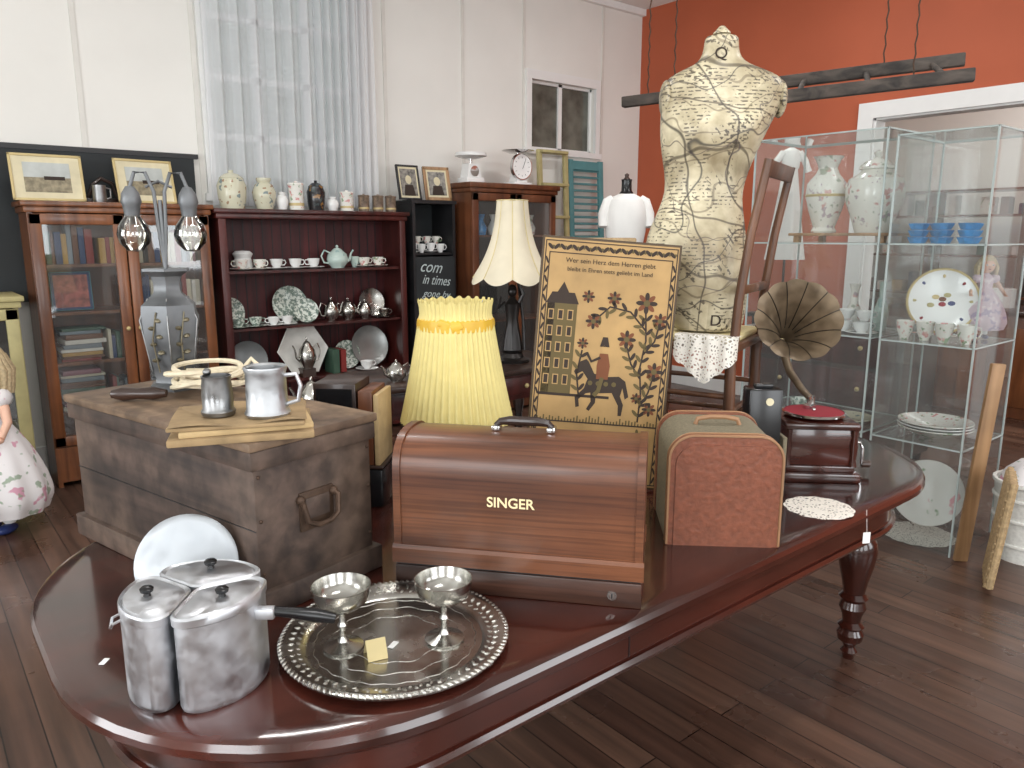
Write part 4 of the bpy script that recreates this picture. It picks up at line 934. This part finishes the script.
doll('porcelain_doll',(4.12,1.415,1.0),.44,-50,mPinkDress,mHair)
s=B('serving_bowls',(0,0,.52))
for q in range(3): s.lathe([(0,0),(.08,0),(.17,.045),(.168,.05),(.08,.008),(0,.008)],mPorc if q%2 else mFlor,(3.96,1.51,q*.014),seg=36)
s.lathe([(0,0),(.07,0),(.13,.015),(.128,.02),(0,.006)],mJar,(3.95,1.95,0),seg=32); cup(s,(3.9,2.2,0),.06,.07,mBlueW,True); s.done()
s=B('rose_plate_on_stand',(3.98,1.52,.21),rot=(R(75),0,R(-58))); s.lathe([(0,0),(.10,0),(.168,.018),(.165,.022),(.10,.005),(0,.005)],spotted('rose_plate',(234,232,226),[(214,130,140),(130,160,120)],12,.66),seg=40)
s.tube([(-.06,-.168,.03),(-.06,-.165,-.05),(0,.02,-.012),(.06,-.165,-.05),(.06,-.168,.03)],.003,mIron,6); s.done()
s=B('lace_runner',(3.92,1.52,.003)); s.lathe([(0,0),(.03,.001),(.14,.001),(.165,.0)],mLace,seg=72,mod=lambda a,z:1+.06*abs(math.sin(a*7))); s.done()
s=B('christening_gown_on_stand',(4.62,2.80,0),-39)
def cg(u,v):
    a=2*pi*u; z=1.94-.60*v; r=.045+.085*v+.0; r*=1+.1*math.sin(a*8)*v; return (r*math.cos(a),r*.5*math.sin(a),z)
s.surf(cg,64,10,mSatin,True); s.lathe([(0,1.92),(.055,1.92),(.062,1.98),(.055,2.03),(.02,2.05),(0,2.055)],mSatin,sy=.5)
for q in (-1,1): s.tube([(q*.05,0,2.02),(q*.09,0,1.97),(q*.12,0,1.90)],[.025,.022,.02],mSatin,10)
s.cyl((0,0,.02),(0,0,2.08),.008,mDark); s.lathe([(0,0),(.15,0),(.15,.015),(.02,.03),(0,.03)],mDark); s.done()
s=B('dark_wooden_chest_of_drawers',(5.1,2.62,0),-90)
s.bx(-.55,.55,-.25,.25,.06,.92,mDark,.006); s.bx(-.58,.58,-.28,.27,.92,.95,mDark,.006)
for i in range(3):
    s.bx(-.5,.5,-.262,-.25,.12+i*.27,.36+i*.27,mDress,.006)
    for x in (-.28,.28): s.sphere((x,-.275,.24+i*.27),.016,mGold,seg=10)
for x in (-.5,.5):
    for y in (-.2,.2): s.lathe([(0,0),(.02,0),(.03,.03),(.03,.06),(0,.06)],mDark,(x,y,0),seg=12)
s.done()

# right foreground bits
s=B('wicker_tray',(3.60,1.09,0.012),rot=(0,R(5),R(-70)))
s.bx(-.012,.012,-.13,.13,.0,.48,mWicker,.010)
for i in range(12): s.bx(-.018,.018,-.135,.135,.01+i*.039,.023+i*.039,mWicker,.005)
for i in range(6): s.bx(-.02,.02,-.115+i*.043,-.105+i*.043,0,.48,mWicker,.004)
s.tube([(0,-.13,.01),(0,-.13,.48),(0,.13,.48),(0,.13,.01)],.013,mWicker,8)
s.done()
s=B('white_wicker_basket',(4.03,1.08,0)); s.lathe([(0,0),(.13,0),(.14,.15),(.155,.36),(.165,.38),(.15,.38),(.13,.15),(.12,.02),(0,.02)],mWickerW,seg=48,mod=lambda a,z:1+.015*math.sin(a*24+z*60))
for z in (.08,.2,.3,.37): s.tube([((.132+z*.07)*math.cos(2*pi*i/40),(.132+z*.07)*math.sin(2*pi*i/40),z) for i in range(40)],.009,mWickerW,6,True)
s.lathe([(0,.48),(.06,.47),(.11,.42),(.14,.36),(0,.34)],mFloralDress,seg=30,mod=lambda a,z:1+.08*math.sin(a*5)); s.done()
s=B('wooden_plank',(3.752,1.235,0.003),rot=(R(1.5),R(0),R(-39)))
s.box((0,0,.47),(.062,.022,.94),mPale,(0,3,0),.004); s.done()

# annex furniture
s=B('wooden_shop_shelves',(8.7,3.1,0))
for y in (-1.3,-.45,.45,1.3): s.bx(-.2,.2,y-.02,y+.02,0,1.95,mOakD)
for z in (.1,.5,.9,1.3,1.7,1.95): s.bx(-.2,.2,-1.32,1.32,z-.02,z,mOakD)
for z in (.1,.5,.9,1.3,1.7):
    for y in [-1.2+i*.16 for i in range(16)]:
        if random.random()<.75:
            hh=random.uniform(.08,.24); s.box((-.05,y,z+hh/2),(.15,random.uniform(.06,.12),hh),random.choice(bm_+[mPorc,mFlor,mBlue]),(0,0,0),.01)
s.done()
s=B('shop_counter',(7.4,2.6,0)); s.bx(-.3,.3,-.9,.9,0,.85,mOakD,.01); s.bx(-.34,.34,-.95,.95,.85,.89,mDark,.008); s.lathe([(0,.89),(.08,.89),(.12,1.0),(.06,1.1),(0,1.1)],mBlue,(0,.3,0)); s.lathe([(0,.89),(.1,.89),(.1,1.05),(0,1.05)],mPorc,(0,-.2,0))
for y in (-.6,0,.6): s.bx(-.312,-.298,y-.24,y+.24,.1,.75,mOak,.004)
s.done()

# ---------- lights ----------
def area(name,loc,rot,sx,sy,pw_,col=(1,1,1)):
    l=bpy.data.lights.new(name,'AREA'); l.shape='RECTANGLE'; l.size=sx; l.size_y=sy; l.energy=pw_; l.color=col
    o=bpy.data.objects.new(name,l); sc.collection.objects.link(o); o.location=loc; o.rotation_euler=[R(a) for a in rot]; return o
day=(.96,.985,1.0)
for i,x in enumerate((-1.5,1.1,3.8)): area('daylight_south_%d'%i,(x,Y0-.02,1.9),(90,0,0),1.7,1.9,58,day)
for i,y in enumerate((-.9,2.3)): area('daylight_west_%d'%i,(X0-.02,y,1.9),(0,-90,0),1.9,1.7,92,day)
for i,(x,y) in enumerate(((1.0,.2),(1.0,3.0),(4.2,.6),(4.4,3.2))):
    w=B('added_ceiling_fixture',(x,y,H-.06)); w.bx(-.65,.65,-.07,.07,0,.06,mTrim,.005); w.done()  # unseen housing, made up to go with the fill lamp under it
    area('ceiling_fill_%d'%i,(x,y,H-.08),(0,0,0),1.2,.12,27,(1,.99,.975))  # added ceiling fill lamp, out of view
area('annex_light',(7.7,2.0,H-.1),(0,0,0),1.5,1.5,60,(1,.98,.95))  # lamp added to brighten the annex, no fixture built for it
wd=bpy.data.worlds.new('sky'); sc.world=wd; wd.use_nodes=True; bg=wd.node_tree.nodes['Background']; bg.inputs[0].default_value=(.85,.92,1,1); bg.inputs[1].default_value=1.1
sc.view_settings.view_transform='Standard'; sc.view_settings.look='None'; sc.view_settings.exposure=0

# ---------- camera ----------
cam=bpy.data.cameras.new('camera'); co=bpy.data.objects.new('camera',cam); sc.collection.objects.link(co); sc.camera=co
cam.sensor_width=36; cam.lens=26.72; co.location=(0,0,1.5); co.rotation_euler=(R(90-11.1),0,R(-39.3)); cam.clip_start=.05
